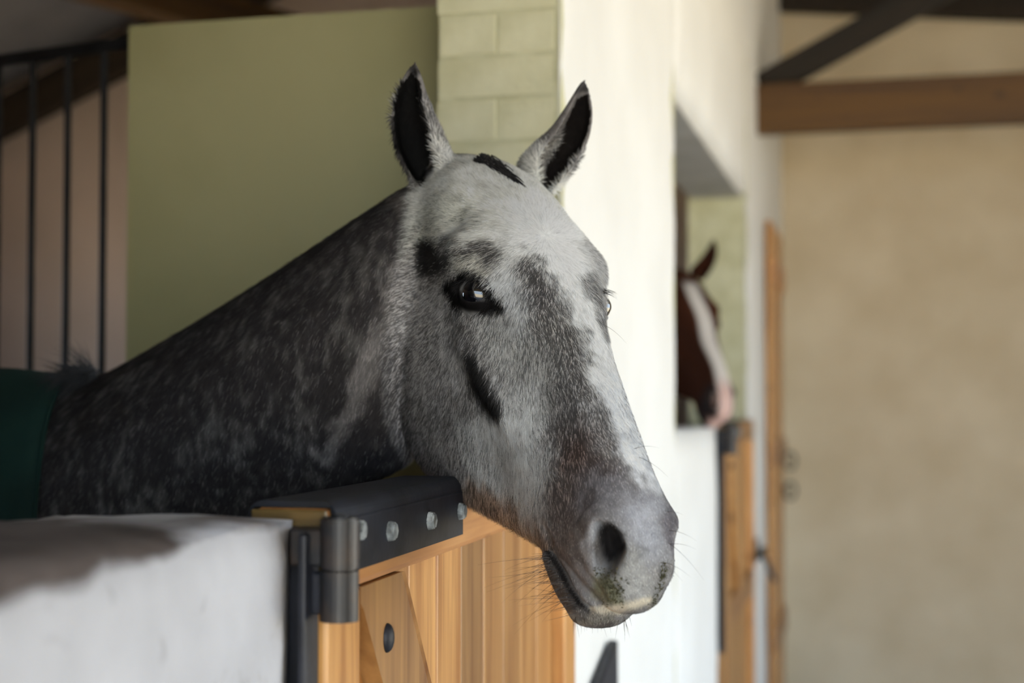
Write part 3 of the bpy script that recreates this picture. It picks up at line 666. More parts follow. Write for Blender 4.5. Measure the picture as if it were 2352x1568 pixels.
# ------------------------------------------------------------------ coat colours (markings of the grey coat plus painted mouth-crease shade, in linear albedo)
from mathutils import noise as mnoise
def vnoise(P, f, seed=0.0):
    o = Vector((seed, seed*1.7, seed*0.3)); return np.array([mnoise.noise(Vector(p)*f+o) for p in P.tolist()])
view = CAM-V; view /= np.linalg.norm(view, axis=1, keepdims=True)
facing = (N*view).sum(1)
PX, PY, PZ = proj(V)
Hm = H.copy(); Hm[:, 2] *= -1; MX, MY, MZ = proj(h2w(Hm))
far_side = (H[:, 2] < -0.02) & (facing < -0.05)
PX = np.where(far_side, MX, PX); PY = np.where(far_side, MY, PY)
nA = vnoise(V, 28.0, 1.0); nB = vnoise(V, 75.0, 5.0); nC = vnoise(V, 160.0, 9.0)
nA2 = vnoise(V, 30.0, 21.0); nB2 = vnoise(V, 80.0, 33.0)
JX = PX + 26*nA + 15*nB; JY = PY + 26*nA2 + 15*nB2
is_neck = (H[:, 0] < -0.05) & (H[:, 1] < 0.02) | (sstep(PX, 900, 870) > 2)
Cc = np.tile(np.array([0.200, 0.193, 0.190]), (len(V), 1))
def stroke(pts, w, col, k=1.0, soft=0.8, mask=None, exact=False):
    """blend a marking or painted shade along a polyline (outline coordinates), half-width w"""
    X, Y = (PX, PY) if exact else (JX, JY)
    d2 = np.full(len(V), 1e9); w = np.broadcast_to(np.asarray(w, float), (len(pts),))
    best = np.full(len(V), 1e9)
    segs = [(pts[0], pts[0], w[0], w[0])] if len(pts) == 1 else [(pts[i], pts[i+1], w[i], w[i+1]) for i in range(len(pts)-1)]
    for a, b, wa, wb in segs:
        dx, dy = b[0]-a[0], b[1]-a[1]; L = dx*dx+dy*dy+1e-9
        t = np.clip(((X-a[0])*dx+(Y-a[1])*dy)/L, 0, 1)
        q = np.hypot(X-a[0]-t*dx, Y-a[1]-t*dy)/(wa+(wb-wa)*t); best = np.minimum(best, q)
    m = (1-sstep(best, 1-soft, 1+soft))*k
    if mask is not None: m = m*mask
    Cc[:] = Cc*(1-m[:, None])+np.array(col)*m[:, None]
neck_m = sstep(-H[:, 0]+0.35*(-H[:, 1]-0.1), -0.022, 0.030)*sstep(-H[:, 1], 0.0, 0.03)
neck_m = np.maximum(neck_m, sstep(880-PX, 0, 30)*(PX < 900))
xl = np.interp(PY, [415, 440, 540, 680, 800, 927, 1000, 1060], [930, 948, 938, 908, 890, 896, 912, 945])
neck_m = np.maximum(neck_m, sstep(xl-PX, -14, 26)*(PY > 412)*(facing > -0.3))
ears = sstep(-H[:, 0], -0.012, 0.018)*sstep(H[:, 1], 0.012, 0.035)
hd = (1-neck_m)*(1-ears)
LG, WH, MG, DG, BK, BR = (.62,.62,.58), (.86,.87,.87), (.26,.255,.25), (.085,.080,.080), (.028,.026,.027), (.075,.052,.044)
# head, light to dark
stroke([(960,470),(1060,420),(1180,430),(1280,480)], [90,90,90,60], LG, .9, mask=hd)
stroke([(1090,480),(1200,500),(1265,560)], [70,80,60], (.72,.72,.68), .8, mask=hd)
stroke([(1050,480),(1000,500),(950,560)], [45,40,40], (.42,.42,.37), .8, mask=hd)
stroke([(1225,520),(1270,560),(1310,640),(1345,730),(1378,810),(1405,880)], [55,62,50,44,36,30], WH, 1.0, mask=hd)
stroke([(1405,880),(1440,960),(1470,1040),(1490,1110)], [34,32,30,24], (.66,.68,.71), .95, mask=hd)
stroke([(1350,560),(1385,620)], [26,22], (.40,.40,.40), .8, mask=hd)
stroke([(1345,640),(1372,690),(1388,760)], [20,16,12], DG, .75, mask=hd)
stroke([(1180,560),(1200,620),(1150,640)], [40,36,30], (.52,.52,.51), .8, mask=hd)
stroke([(1160,660),(1200,690),(1190,740)], [40,36,30], (.46,.47,.48), .7, mask=hd)
stroke([(1225,615),(1250,690),(1285,745),(1325,795)], [30,42,38,24], DG, .92, mask=hd)
stroke([(1285,760),(1260,840),(1240,880)], [50,60,50], (.155,.15,.145), .75, mask=hd)
stroke([(1150,760),(1190,830),(1230,920)], [50,54,50], (.34,.34,.33), .7, mask=hd)
stroke([(1320,850),(1310,930),(1280,1010),(1250,1030)], [40,48,46,30], (.12,.115,.115), .8, mask=hd)
stroke([(1350,960),(1390,1050),(1410,1110)], [30,34,30], (.27,.27,.28), .6, mask=hd)
stroke([(1180,960),(1200,1050),(1230,1130),(1240,1180)], [55,62,48,34], (.52,.53,.53), .9, mask=hd)
stroke([(1090,990),(1150,1060),(1190,1120)], [40,50,44], (.44,.45,.45), .85, mask=hd)
stroke([(1130,900),(1230,900)], [26,26], (.37,.37,.37), .6, mask=hd)
# cheek
stroke([(960,640),(940,760),(960,860)], [50,50,40], (.29,.275,.27), .8, mask=hd)
stroke([(1010,680),(1030,760),(1060,860)], [26,26,26], (.36,.35,.35), .7, mask=hd)
stroke([(910,800),(910,920),(960,1010)], [45,55,50], (.13,.122,.122), .8, mask=hd)
stroke([(1000,900),(1010,980),(1050,1060)], [50,50,40], (.22,.21,.21), .7, mask=hd)
stroke([(960,1060),(1060,1120),(1130,1180)], [26,26,26], (.15,.13,.12), .8, mask=hd)
stroke([(1090,1120),(1160,1170),(1225,1230)], [30,34,34], (.24,.165,.115), .75, mask=hd)
# dark facial crest, brow and eye surround
stroke([(1080,806),(1102,880),(1136,934)], [14,27,21], (.022,.02,.02), .96, .7, mask=hd, exact=True)
stroke([(1060,720),(1072,800)], [30,22], (.115,.11,.108), .7, mask=hd)
stroke([(984,575),(990,600)], [26,30], (.016,.015,.015), .97, .6, mask=np.maximum(hd, 0.9*(1-ears)), exact=True)
stroke([(1000,590),(1060,568),(1125,580)], [34,24,16], (.075,.07,.068), .85, mask=hd)
stroke([(1060,600),(1110,615)], [22,20], (.36,.35,.31), .8, mask=hd)
stroke([(1035,655),(1070,633),(1105,650),(1150,700)], [15,15,15,13], BK, .95, .45, mask=hd, exact=True)
stroke([(1035,655),(1060,695),(1100,703),(1150,697)], [14,14,14,10], BK, .95, .45, mask=hd, exact=True)
# nose and muzzle
stroke([(1330,1040),(1360,1075),(1310,1130)], [66,64,60], BR, .93, mask=hd)
stroke([(1310,1150),(1300,1230),(1320,1290)], [70,60,46], (.105,.088,.082), .85, mask=hd)
stroke([(1400,1130),(1450,1160)], [60,50], (.22,.215,.235), .75, mask=hd)
stroke([(1480,1180),(1490,1250)], [40,40], (.36,.37,.41), .85, mask=hd)
stroke([(1535,1180),(1545,1250)], [16,18], (.12,.11,.125), .8, mask=hd)
stroke([(1375,1195),(1345,1250),(1368,1310)], [12,12,12], (.34,.345,.36), .8, .6, mask=hd, exact=True)
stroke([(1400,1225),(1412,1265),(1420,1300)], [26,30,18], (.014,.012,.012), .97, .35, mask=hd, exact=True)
stroke([(1450,1330),(1480,1340)], [50,36], (.32,.32,.31), .8, mask=hd)
stroke([(1330,1330),(1370,1370)], [34,30], (.21,.20,.20), .7, mask=hd)
stroke([(1385,1345),(1412,1375)], [26,22], (.12,.125,.05), .65, mask=hd)
stroke([(1360,1402),(1420,1398),(1490,1378)], [9,11,9], (.62,.56,.44), .9, .6, mask=hd, exact=True)
stroke([(1262,1290),(1290,1350),(1330,1410),(1400,1428)], [20,26,20,14], (.085,.075,.068), .9, .5, mask=hd, exact=True)
stroke([(1340,1420),(1400,1426)], [14,10], (.21,.20,.17), .7, mask=hd)
# ears
ins_r = (PX < 1070)
Cc[:] = Cc*(1-ears[:, None])+np.array((.19,.175,.168))*ears[:, None]
stroke([(950,440),(1010,400),(1045,380)], [40,40,30], (.36,.35,.32), .7, mask=ears)
stroke([(1210,390),(1245,400)], [30,30], (.13,.12,.115), .7, mask=ears)
stroke([(950,135),(955,165)], [22,16], BK, .9, mask=ears); stroke([(1343,180),(1335,205)], [16,12], BK, .8, mask=ears)
earR_in = ears*(facing > 0)
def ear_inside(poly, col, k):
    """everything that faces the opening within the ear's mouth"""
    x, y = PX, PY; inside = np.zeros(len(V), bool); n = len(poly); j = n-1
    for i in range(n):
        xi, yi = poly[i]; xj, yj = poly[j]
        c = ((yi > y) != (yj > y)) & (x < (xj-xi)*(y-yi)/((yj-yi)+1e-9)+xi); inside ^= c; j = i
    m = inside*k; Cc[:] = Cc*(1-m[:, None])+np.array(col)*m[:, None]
# neck: dark steel grey with paler flecks, a pale band behind the jaw
Nk = np.tile(np.array([0.050, 0.045, 0.045]), (len(V), 1))
fl = vnoise(V*np.array([1, 1, 0.5]), 85.0, 3.0); fl2 = vnoise(V, 14.0, 12.0)
fk = sstep(fl+0.6*fl2+0.3*nA, -0.05, 0.75)[:, None]; Nk = Nk*(1-fk)+np.array([0.118, 0.110, 0.104])*fk
Cc[:] = Cc*(1-neck_m[:, None])+Nk*neck_m[:, None]
nm = np.clip(neck_m+0.0, 0, 1)
stroke([(955,520),(932,600),(898,690),(868,780),(842,860),(800,950),(745,1040)], [12,22,25,24,24,20,15], (.23,.21,.20), .85, mask=np.maximum(nm, 0.6*(1-ears)))
stroke([(965,500),(925,440)], [24,18], (.12,.105,.095), .6, mask=nm)
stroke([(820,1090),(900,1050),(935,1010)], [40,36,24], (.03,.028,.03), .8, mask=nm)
stroke([(225,858),(290,832),(480,720),(640,618),(800,510),(930,424)], [9]*6, (.035,.032,.032), .8, mask=nm)
Cc[:] *= 1+0.22*hd[:, None]
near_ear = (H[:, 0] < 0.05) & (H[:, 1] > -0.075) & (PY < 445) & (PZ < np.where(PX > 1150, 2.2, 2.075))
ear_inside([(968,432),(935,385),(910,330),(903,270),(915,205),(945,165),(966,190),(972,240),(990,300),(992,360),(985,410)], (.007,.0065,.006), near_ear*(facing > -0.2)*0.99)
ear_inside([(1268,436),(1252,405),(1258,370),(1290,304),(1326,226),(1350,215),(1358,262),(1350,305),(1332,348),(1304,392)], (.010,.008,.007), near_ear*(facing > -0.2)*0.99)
stroke([(982,572),(988,602)], [20,26], (.014,.013,.013), .95, .6, mask=1-ears, exact=True)
stroke([(988,598),(1030,600)], [24,14], (.03,.028,.028), .8, .8, mask=1-ears, exact=True)
stroke([(1084,815),(1104,880),(1136,936)], [12,24,19], (.018,.017,.017), .93, .7, exact=True)
stroke([(1033,655),(1050,640),(1072,632),(1095,638),(1112,660),(1152,700)], [9,10,10,10,10,8], (.009,.008,.008), .97, .5, mask=hd, exact=True)
stroke([(1035,657),(1052,690),(1082,704),(1115,702),(1152,699)], [10,12,12,12,7], (.009,.008,.008), .97, .5, mask=hd, exact=True)
stroke(MOUTH, [5,7,8,8,7,4], (.012,.010,.010), .95, .5, mask=hd, exact=True)  # mouth gap: crease shade put into the colour, over dark inner lip skin
Cc[:] = np.clip(Cc*(1+0.22*nC[:, None]+0.24*nB[:, None]+0.16*nA[:, None]), 0.008, 0.9)

# ------------------------------------------------------------------ body behind the low wall (same animal, same mesh)
def torso_sections():
    rows = [(-0.93, 2.07, 1.22, 0.98, .05), (-1.00, 2.09, 1.33, 0.86, .15), (-1.15, 2.12, 1.46, 0.74, .225), (-1.36, 2.15, 1.512, 0.70, .245),
            (-1.7, 2.18, 1.475, 0.66, .285), (-2.15, 2.21, 1.46, 0.66, .30), (-2.55, 2.23, 1.51, 0.78, .285), (-2.80, 2.25, 1.44, 0.92, .21), (-2.92, 2.26, 1.30, 1.02, .08)]
    K = np.array([r[1:] for r in rows]); ts = -np.array([r[0] for r in rows]); return ts, K
def torso(grow=0.0, x0=0.93, x1=2.92, n=40, m=48, a0=0.0, a1=2*math.pi, closed=True, xfun=None):
    ts, K = torso_sections(); tt = np.linspace(x0, x1, n); rings = []
    for i, t in enumerate(tt):
        ring = []
        for a in np.linspace(a0, a1, m, endpoint=not closed):
            tx = t + (xfun(a)*(1-i/(n-1)) if xfun else 0.0)
            cy, zt, zb, hw = catmull(ts, K, [tx])[0]
            c = math.cos(a); s_ = math.sin(a); wf = np.interp(c, [-1, -0.3, 0.5, 0.9, 1], [0.8, 1, 0.92, 0.72, 0.6])
            ring.append((-tx, cy-(hw*wf+grow)*s_, (zt+zb)/2+((zt-zb)/2+grow)*c))
        rings.append(ring)
    return np.array(rings)
def leg(x, y, hind):
    prof = [(0.80, .085, .065), (0.62, .065, .05), (0.48, .042, .040), (0.42, .040, .040), (0.36, .030, .030), (0.20, .028, .028), (0.14, .034, .034), (0.08, .030, .032), (0.07, .046, .048), (0.0, .056, .056)]
    prof = [(0.80-(0.80-z)*1.275, rx, ry) for z, rx, ry in prof]
    rings = []
    for z, rx, ry in prof:
        dx = (-0.10*math.exp(-((z-0.42)/0.17)**2) if hind else 0.0) + (0.035 if z < -0.12 else 0.0)
        rings.append([(x+dx+rx*math.cos(a), y+ry*math.sin(a), z) for a in np.linspace(0, 2*math.pi, 16, endpoint=False)])
    return loft(np.array(rings))
bodyV, bodyF, off = [], [], 0
for V_, F_ in [loft(torso())] + [leg(x, y, h) for x, y, h in ((-1.20, 2.00, 0), (-1.20, 2.27, 0), (-2.68, 2.10, 1), (-2.68, 2.38, 1))]:
    bodyV.append(V_); bodyF += [tuple(i+off for i in f) for f in F_]; off += len(V_)
bodyV = np.vstack(bodyV)

def horse_mesh(name, V, C, bodyC, mat):
    nb = len(V); AV = np.vstack([V, bodyV]); AC = np.vstack([C, np.tile(bodyC, (len(bodyV), 1))])
    me = bpy.data.meshes.new(name); me.vertices.add(len(AV)); me.vertices.foreach_set('co', AV.ravel())
    loops = np.concatenate([Q.ravel()]+[np.array(f)+nb for f in bodyF]).astype(np.int32)
    tot = np.concatenate([np.full(len(Q), 4), [len(f) for f in bodyF]]); st = np.concatenate([[0], np.cumsum(tot)[:-1]]).astype(np.int32)
    me.loops.add(len(loops)); me.loops.foreach_set('vertex_index', loops); me.polygons.add(len(tot)); me.polygons.foreach_set('loop_start', st)
    me.update(calc_edges=True); me.polygons.foreach_set('use_smooth', np.ones(len(tot), bool))
    at = me.color_attributes.new('coat', 'FLOAT_COLOR', 'POINT'); at.data.foreach_set('color', np.column_stack([AC, np.ones(len(AC))]).ravel())
    me.materials.append(mat); return me
def coat_mat(name, rough=0.62, gain=1.0, bump=True):
    m, nt, b = new_mat(name); a = nt.nodes.new('ShaderNodeVertexColor'); a.layer_name = 'coat'
    nt.links.new(a.outputs['Color'], b.inputs['Base Color']); b.inputs['Roughness'].default_value = rough; ml = nt.nodes.new('ShaderNodeMath'); ml.operation = 'MULTIPLY'; ml.inputs[1].default_value = 0.6; ml.use_clamp = True; nt.links.new(a.outputs['Color'], ml.inputs[0]); nt.links.new(ml.outputs[0], b.inputs['Specular IOR Level'])
    pass
    if bump: add_bump(nt, b, 900, 0.25, 0.001, 3, stretch=(1, 1, 0.3))
    return m
M_skin = coat_mat('grey_coat_skin'); M_fur = coat_mat('grey_coat_hair', 0.55, bump=False)
horse = tag(bpy.data.objects.new('horse', None), 'dappled grey horse with white blaze leaning its head over the pine door', 'horse')
COL.objects.link(horse); horse.location = (-1.3, 2.15, ZF); HINV = Matrix.Translation(-Vector(horse.location))
def hchild(name, me, mat=None, label=None, kind=None):
    o = bpy.data.objects.new(name, me); COL.objects.link(o); o.parent = horse; o.matrix_parent_inverse = HINV
    if mat is not None: me.materials.append(mat)
    tag(o, label=label, kind=kind); return o
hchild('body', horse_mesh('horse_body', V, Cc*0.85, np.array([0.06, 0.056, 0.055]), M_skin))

# eyes
def eye_mat(name, iris):
    m, nt, b = new_mat(name); tc = nt.nodes.new('ShaderNodeTexCoord'); sp = nt.nodes.new('ShaderNodeSeparateXYZ'); nt.links.new(tc.outputs['Object'], sp.inputs[0])
    r = nt.nodes.new('ShaderNodeValToRGB'); e = r.color_ramp.elements; e[0].position = 0.70; e[0].color = (.35, .29, .21, 1); e[1].position = 0.90; e[1].color = (.003, .003, .005, 1)
    n = e.new(0.77); n.color = (*iris, 1)
    n = e.new(0.74); n.color = (*iris, 1)
    mr = nt.nodes.new('ShaderNodeMapRange'); mr.inputs['From Min'].default_value = -EYE_R*HS; mr.inputs['From Max'].default_value = EYE_R*HS
    nt.links.new(sp.outputs['Z'], mr.inputs['Value']); nt.links.new(mr.outputs[0], r.inputs[0]); nt.links.new(r.outputs[0], b.inputs['Base Color'])
    b.inputs['Roughness'].default_value = 0.06; b.inputs['Coat Weight'].default_value = 1.0; b.inputs['Coat Roughness'].default_value = 0.02
    return m
M_eye = eye_mat('dark_brown_eye', (0.02, 0.010, 0.006))
def eye_mesh(mat):
    bm = bmesh.new(); bmesh.ops.create_uvsphere(bm, u_segments=48, v_segments=32, radius=EYE_R*HS)
    for v in bm.verts:
        r = math.hypot(v.co.x, v.co.y)
        if v.co.z > 0: v.co.z += 0.0022*math.exp(-(r/0.010)**2)
    me = bpy.data.meshes.new('eyeball'); bm.to_mesh(me); bm.free(); me.materials.append(mat)
    me.polygons.foreach_set('use_smooth', np.ones(len(me.polygons), bool)); return me
eyeme = eye_mesh(M_eye)
def eye_frames():
    for sg in (1, -1):
        c = h2w((EYE[0], EYE[1], sg*EYE[2])); z = HR @ (EYE_AX*np.array([1, 1, sg]))
        yield Matrix.Translation(Vector(c)) @ Vector(z).to_track_quat('Z', 'Y').to_matrix().to_4x4()
for Mx in eye_frames():
    o = hchild('eye', eyeme); o.matrix_basis = Mx; o['label'] = 'glossy dark eye'

# ------------------------------------------------------------------ fur, whiskers, forelock
def strands(name, P, Nn, Dn, Ln, Wd, Col, tilt, bend=0.35):
    """tapering hair blades: two quads-worth of triangles each, normals taken from the skin"""
    n = len(P); side = np.cross(Dn, Nn); side /= np.linalg.norm(side, axis=1, keepdims=True)+1e-12
    t1 = Dn*np.cos(tilt)[:, None]+Nn*np.sin(tilt)[:, None]; t2 = Dn*np.cos(tilt*bend)[:, None]+Nn*np.sin(tilt*bend)[:, None]
    P = P - Nn*0.0004
    a = P-side*Wd[:, None]/2; b = P+side*Wd[:, None]/2; m = P+t1*(Ln*0.55)[:, None]
    c = m-side*Wd[:, None]*0.36; d = m+side*Wd[:, None]*0.36; e = m+t2*(Ln*0.45)[:, None]
    VV = np.stack([a, b, c, d, e], 1).reshape(-1, 3); base = (np.arange(n)*5)[:, None]
    T = (base[:, :, None]+np.array([[0, 1, 3], [0, 3, 2], [2, 3, 4]])[None]).reshape(-1, 3).astype(np.int32)
    me = bpy.data.meshes.new(name); me.vertices.add(len(VV)); me.vertices.foreach_set('co', VV.ravel())
    me.loops.add(T.size); me.loops.foreach_set('vertex_index', T.ravel()); me.polygons.add(len(T)); me.polygons.foreach_set('loop_start', np.arange(0, T.size, 3, dtype=np.int32))
    me.update(calc_edges=True); me.polygons.foreach_set('use_smooth', np.ones(len(T), bool))
    cc = np.repeat(np.column_stack([Col, np.ones(n)]), 5, axis=0)
    at = me.color_attributes.new('coat', 'FLOAT_COLOR', 'POINT'); at.data.foreach_set('color', cc.ravel())
    nn_ = np.repeat(Nn, 5, axis=0); me.normals_split_custom_set_from_vertices(nn_.tolist())
    return me
tri_c = V[Q].mean(1); qn = np.cross(V[Q[:, 2]]-V[Q[:, 0]], V[Q[:, 3]]-V[Q[:, 1]]); qa = np.linalg.norm(qn, axis=1)/2
qf = facing[Q].mean(1); qx, qy, qz = proj(tri_c)
wgt = qa*np.where(qf > -0.35, 1.0, 0.22)*np.where(qx < 880, 0.55, 1.0)
Hq = H[Q].mean(1)
inner_nos = np.exp(-(((qx-1405)/30)**2+((qy-1262)/45)**2))*(Hq[:, 0] > 0.5)
eyes_d = np.minimum(np.linalg.norm(tri_c-h2w(EYE), axis=1), np.linalg.norm(tri_c-h2w(EYE*np.array([1, 1, -1])), axis=1))
wgt = wgt*(1-0.97*(inner_nos > 0.4))*(eyes_d > 0.026*HS)*(1-0.8*ears[Q].mean(1))
NF = 330000
pick_q = rng.choice(len(Q), NF, p=wgt/wgt.sum())
u, v = rng.random(NF)[:, None], rng.random(NF)[:, None]
qq = V[Q[pick_q]]; P = (qq[:, 0]*(1-u)+qq[:, 1]*u)*(1-v)+(qq[:, 3]*(1-u)+qq[:, 2]*u)*v
def lerpq(A): a = A[Q[pick_q]]; return (a[:, 0]*(1-u)+a[:, 1]*u)*(1-v)+(a[:, 3]*(1-u)+a[:, 2]*u)*v
Nn = lerpq(N); Nn /= np.linalg.norm(Nn, axis=1, keepdims=True); Cf = lerpq(Cc); Hf = lerpq(H)
nkf = lerpq(neck_m[:, None])[:, 0]; erf = lerpq(ears[:, None])[:, 0]
WHORL = h2w((0.175, 0.03, 0.0))
flow = P-WHORL; flow /= np.linalg.norm(flow, axis=1, keepdims=True)+1e-9
flow = flow*(1-nkf[:, None])+nkf[:, None]*np.array([-0.35, 0.1, -0.93])
flow = flow*(1-erf[:, None])+erf[:, None]*np.array([0.0, 0.0, 1.0])
swirl = lerpq(np.column_stack([nA, nB, np.roll(nA, 11)]))
flow = flow+0.45*swirl+0.16*rng.normal(size=(NF, 3))
flow -= Nn*(flow*Nn).sum(1, keepdims=True); flow /= np.linalg.norm(flow, axis=1, keepdims=True)+1e-9
muz = sstep(Hf[:, 0], 0.43, 0.56)
Ln = (0.0115*(1-muz)+0.0045*muz)*(1-0.78*erf)*(0.7+0.6*rng.random(NF))
jawl = sstep(-Hf[:, 1]-0.62*(0.55-Hf[:, 0]), -0.02, 0.02)*(1-nkf)*(1-muz); Ln *= 1+0.35*jawl
Wd = (0.00085-0.00030*muz)*(0.75+0.5*rng.random(NF))
tilt = np.radians(9+9*rng.random(NF)+4*jawl)
lum = Cf.mean(1, keepdims=True); pl = np.clip((lum-0.02)/(0.62-0.02), 0, 1)
lightp = rng.random((NF, 1)) < pl
pickc = np.where(lightp, np.clip(Cf/(lum+1e-6)*np.maximum(0.60, lum*1.05), 0, 0.92), Cf/(lum+1e-6)*np.minimum(0.035, lum))
mixk = (0.58*(1-muz)+0.36*muz)[:, None]*(1-0.65*nkf[:, None])
Cf = np.clip((Cf*(1-mixk)+pickc*mixk)*np.exp(0.16*rng.normal(size=(NF, 1))), 0.006, 0.88)
hchild('coat_hair', strands('coat_hair', P, Nn, flow, Ln, Wd, Cf, tilt), M_fur, kind='stuff')

front = facing > 0.02
PXc, PYc, PZc = proj(V); FI = np.nonzero(front)[0]; FX, FY, FZ = PXc[FI], PYc[FI], PZc[FI]
def surf(px, py, rad=6):
    """point and normal of the skin seen at an outline position"""
    d = (FX-px)**2+(FY-py)**2; k = np.nonzero(d < max(rad*rad, d.min()+9))[0]
    k = FI[k[np.argmin(FZ[k])]]; return V[k], N[k]
def tube_hairs(name, items, mat, label=None, kind=None, seg=7):
    """items: list of (root, direction, droop, length, radius): thin tapering curved hairs"""
    VV, FF = [], []
    for root, d, dr, L, r in items:
        root = np.asarray(root, float); d = np.asarray(d, float)/np.linalg.norm(d); pts = [root+d*L*t+np.asarray(dr)*L*t*t for t in np.linspace(0, 1, seg)]
        s1 = np.cross(d, [0.3, 0.2, 0.93]); s1 /= np.linalg.norm(s1); s2 = np.cross(d, s1)
        o = len(VV)
        for i, p in enumerate(pts):
            rr = r*(1-0.85*i/(seg-1))
            for a in (0, 2.094, 4.189): VV.append(p+s1*rr*math.cos(a)+s2*rr*math.sin(a))
        for i in range(seg-1):
            for j in range(3): FF.append((o+i*3+j, o+i*3+(j+1) % 3, o+(i+1)*3+(j+1) % 3, o+(i+1)*3+j))
    return hchild(name, mesh_np(name, VV, FF), mat, label, kind)
M_whisk = noise_mat('dark_brown_hair', (0.020, 0.011, 0.007), (0.05, 0.027, 0.015), 40, 0.45, None)
M_mane = noise_mat('black_mane_hair', (0.007, 0.007, 0.008), (0.020, 0.019, 0.020), 60, 0.5, None)
items = []
for i in range(95):
    t = random.random(); px = 1236+75*t+random.uniform(-8, 8); py = 1275+135*t+random.uniform(-8, 8)
    p, n = surf(px+14, py-4); L = random.choice([.012, .018, .025, .035, .05, .075])*random.uniform(.7, 1.1)
    d = -RIGHT*random.uniform(.7, 1.0)-UP*random.uniform(-.05, .75)+n*0.3-FWD*random.uniform(-.2, .3)
    items.append((p, d, -UP*random.uniform(-.1, .28), L, 0.00032))
for i in range(26):
    px = random.uniform(1310, 1450); p, n = surf(px, 1425+random.uniform(-6, 4)); items.append((p, -UP+0.4*RIGHT*random.uniform(-1, 1)+0.3*n, -UP*.1, random.uniform(.008, .022), 0.00026))
for (px, py, dx, dy, L) in ((1470,1020,.8,.25,.03),(1478,1040,1,-.45,.035),(1545,1165,1,.1,.018),(1553,1210,1,-.1,.03),(1556,1245,1,.15,.028),(1552,1240,.8,-.6,.045),(1540,1285,1,-.2,.03),(1535,1290,1,-.5,.026),(1405,740,1,-.6,.03)):
    p, n = surf(px-8, py, 12); items.append((p, RIGHT*dx+UP*dy+n*0.2, -UP*0.35, L, 0.00026))
tube_hairs('whiskers', items, M_whisk, 'long fine whiskers', 'stuff')
items = []
for (cx_, cy_, sx) in ((1070, 640, -1), (1402, 664, 1)):
    for i in range(22):
        t = random.uniform(-1, 1)
        p, n = surf(cx_+(26*t if sx < 0 else -6), cy_+(4*t*t if sx < 0 else 6*t), 14)
        d = (-RIGHT*0.75-UP*0.28-FWD*0.6) if sx < 0 else (RIGHT*1.0-UP*0.05+0.15*UP*t-FWD*0.2)
        items.append((p+n*0.001, d+0.25*np.array([random.uniform(-1, 1) for _ in range(3)]), -UP*0.3, random.uniform(.012, .020), 0.00028))
tube_hairs('eyelashes', items, M_mane, 'short dark eyelashes', 'stuff')
# forelock: clipped black tuft lying between the ears
items = []
FL = [(1088,361),(1110,358),(1135,370),(1160,388),(1184,408)]
for i in range(700):
    t = random.random()*(len(FL)-1); k = min(int(t), len(FL)-2); a, b = FL[k], FL[k+1]; f = t-k
    px = a[0]+(b[0]-a[0])*f; py = a[1]+(b[1]-a[1])*f; w = 12*math.sin(math.pi*min(1, max(0.12, (t+0.4)/(len(FL)-0.4))))
    p, n = surf(px+random.uniform(-w, w)*0.5, py+random.uniform(-w, w), 10)
    items.append((p+n*random.uniform(-.001, .006), RIGHT*0.85-UP*0.62-FWD*0.25+0.16*np.array([random.uniform(-1, 1) for _ in range(3)]), -n*0.25, random.uniform(.016, .030), 0.0009))
tube_hairs('forelock', items, M_mane, 'clipped black forelock between the ears', seg=4)
# mane tuft in front of the rug
items = []
for i in range(1100):
    t = random.random()**0.8; px = 222-70*t+random.uniform(-10, 10); py = 856+22*t*t+random.uniform(-10, 10)
    c = unproj(px, py, 2.33+0.05*t+random.uniform(-.03, .02))
    items.append((c, -RIGHT*random.uniform(.3, 1.1)+UP*random.uniform(-1.0, .8)*(0.4+0.6*random.random())-FWD*0.3+0.25*np.array([random.uniform(-1, 1) for _ in range(3)]), -UP*random.uniform(.2, .9), random.uniform(.025, .075), 0.0007))
for i in range(60):
    c = unproj(205+random.uniform(-25, 15), 850, 2.33); items.append((c, -RIGHT*random.uniform(-.1, .9)+UP*random.uniform(.5, 1.2), -RIGHT*0.3, random.uniform(.03, .055), 0.0004))
tube_hairs('mane_tuft', items, M_mane, 'ruffled black mane tuft beside the green rug', seg=5)
# rug over the back
M_rug = noise_mat('dark_green_rug_cloth', (0.0045, 0.020, 0.016), (0.008, 0.034, 0.027), 5, 0.85, (220, 0.35, 0.002))
xf = lambda a: -0.27*(1-math.cos(a))*0.5
outer = torso(0.028, 1.25, 2.90, 44, 56, -2.35, 2.35, False, xf); inner_ = torso(0.020, 1.25, 2.90, 44, 56, -2.35, 2.35, False, xf)
def shell(o, i):
    n, m, _ = o.shape; VV = np.vstack([o.reshape(-1, 3), i.reshape(-1, 3)]); F = []; k = n*m
    for a in range(n-1):
        for b in range(m-1):
            F.append((a*m+b, a*m+b+1, (a+1)*m+b+1, (a+1)*m+b)); F.append((k+a*m+b, k+(a+1)*m+b, k+(a+1)*m+b+1, k+a*m+b+1))
    rim = [(a*m, (a+1)*m) for a in range(n-1)]+[((a+1)*m+m-1, a*m+m-1) for a in range(n-1)]+[(b+1, b) for b in range(m-1)]+[((n-1)*m+b, (n-1)*m+b+1) for b in range(m-1)]
    F += [(p, q, q+k, p+k) for p, q in rim]; return VV, F
VV, F = shell(outer, inner_)
rug_me = mesh_np('rug', VV, F); rug_me.polygons.foreach_set('use_smooth', np.ones(len(rug_me.polygons), bool))
rug = hchild('rug', rug_me, M_rug, 'dark green rug over the back')
bm = bmesh.new()
ring = outer[0]
for a, b in zip(ring[:-1], ring[1:]): bar_bm(bm, a, b, 0.004, 6)
me = bpy.data.meshes.new('rug_binding'); bm.to_mesh(me); bm.free(); bo = bpy.data.objects.new('rug_binding', me); COL.objects.link(bo); me.materials.append(M_rug); bo.parent = rug

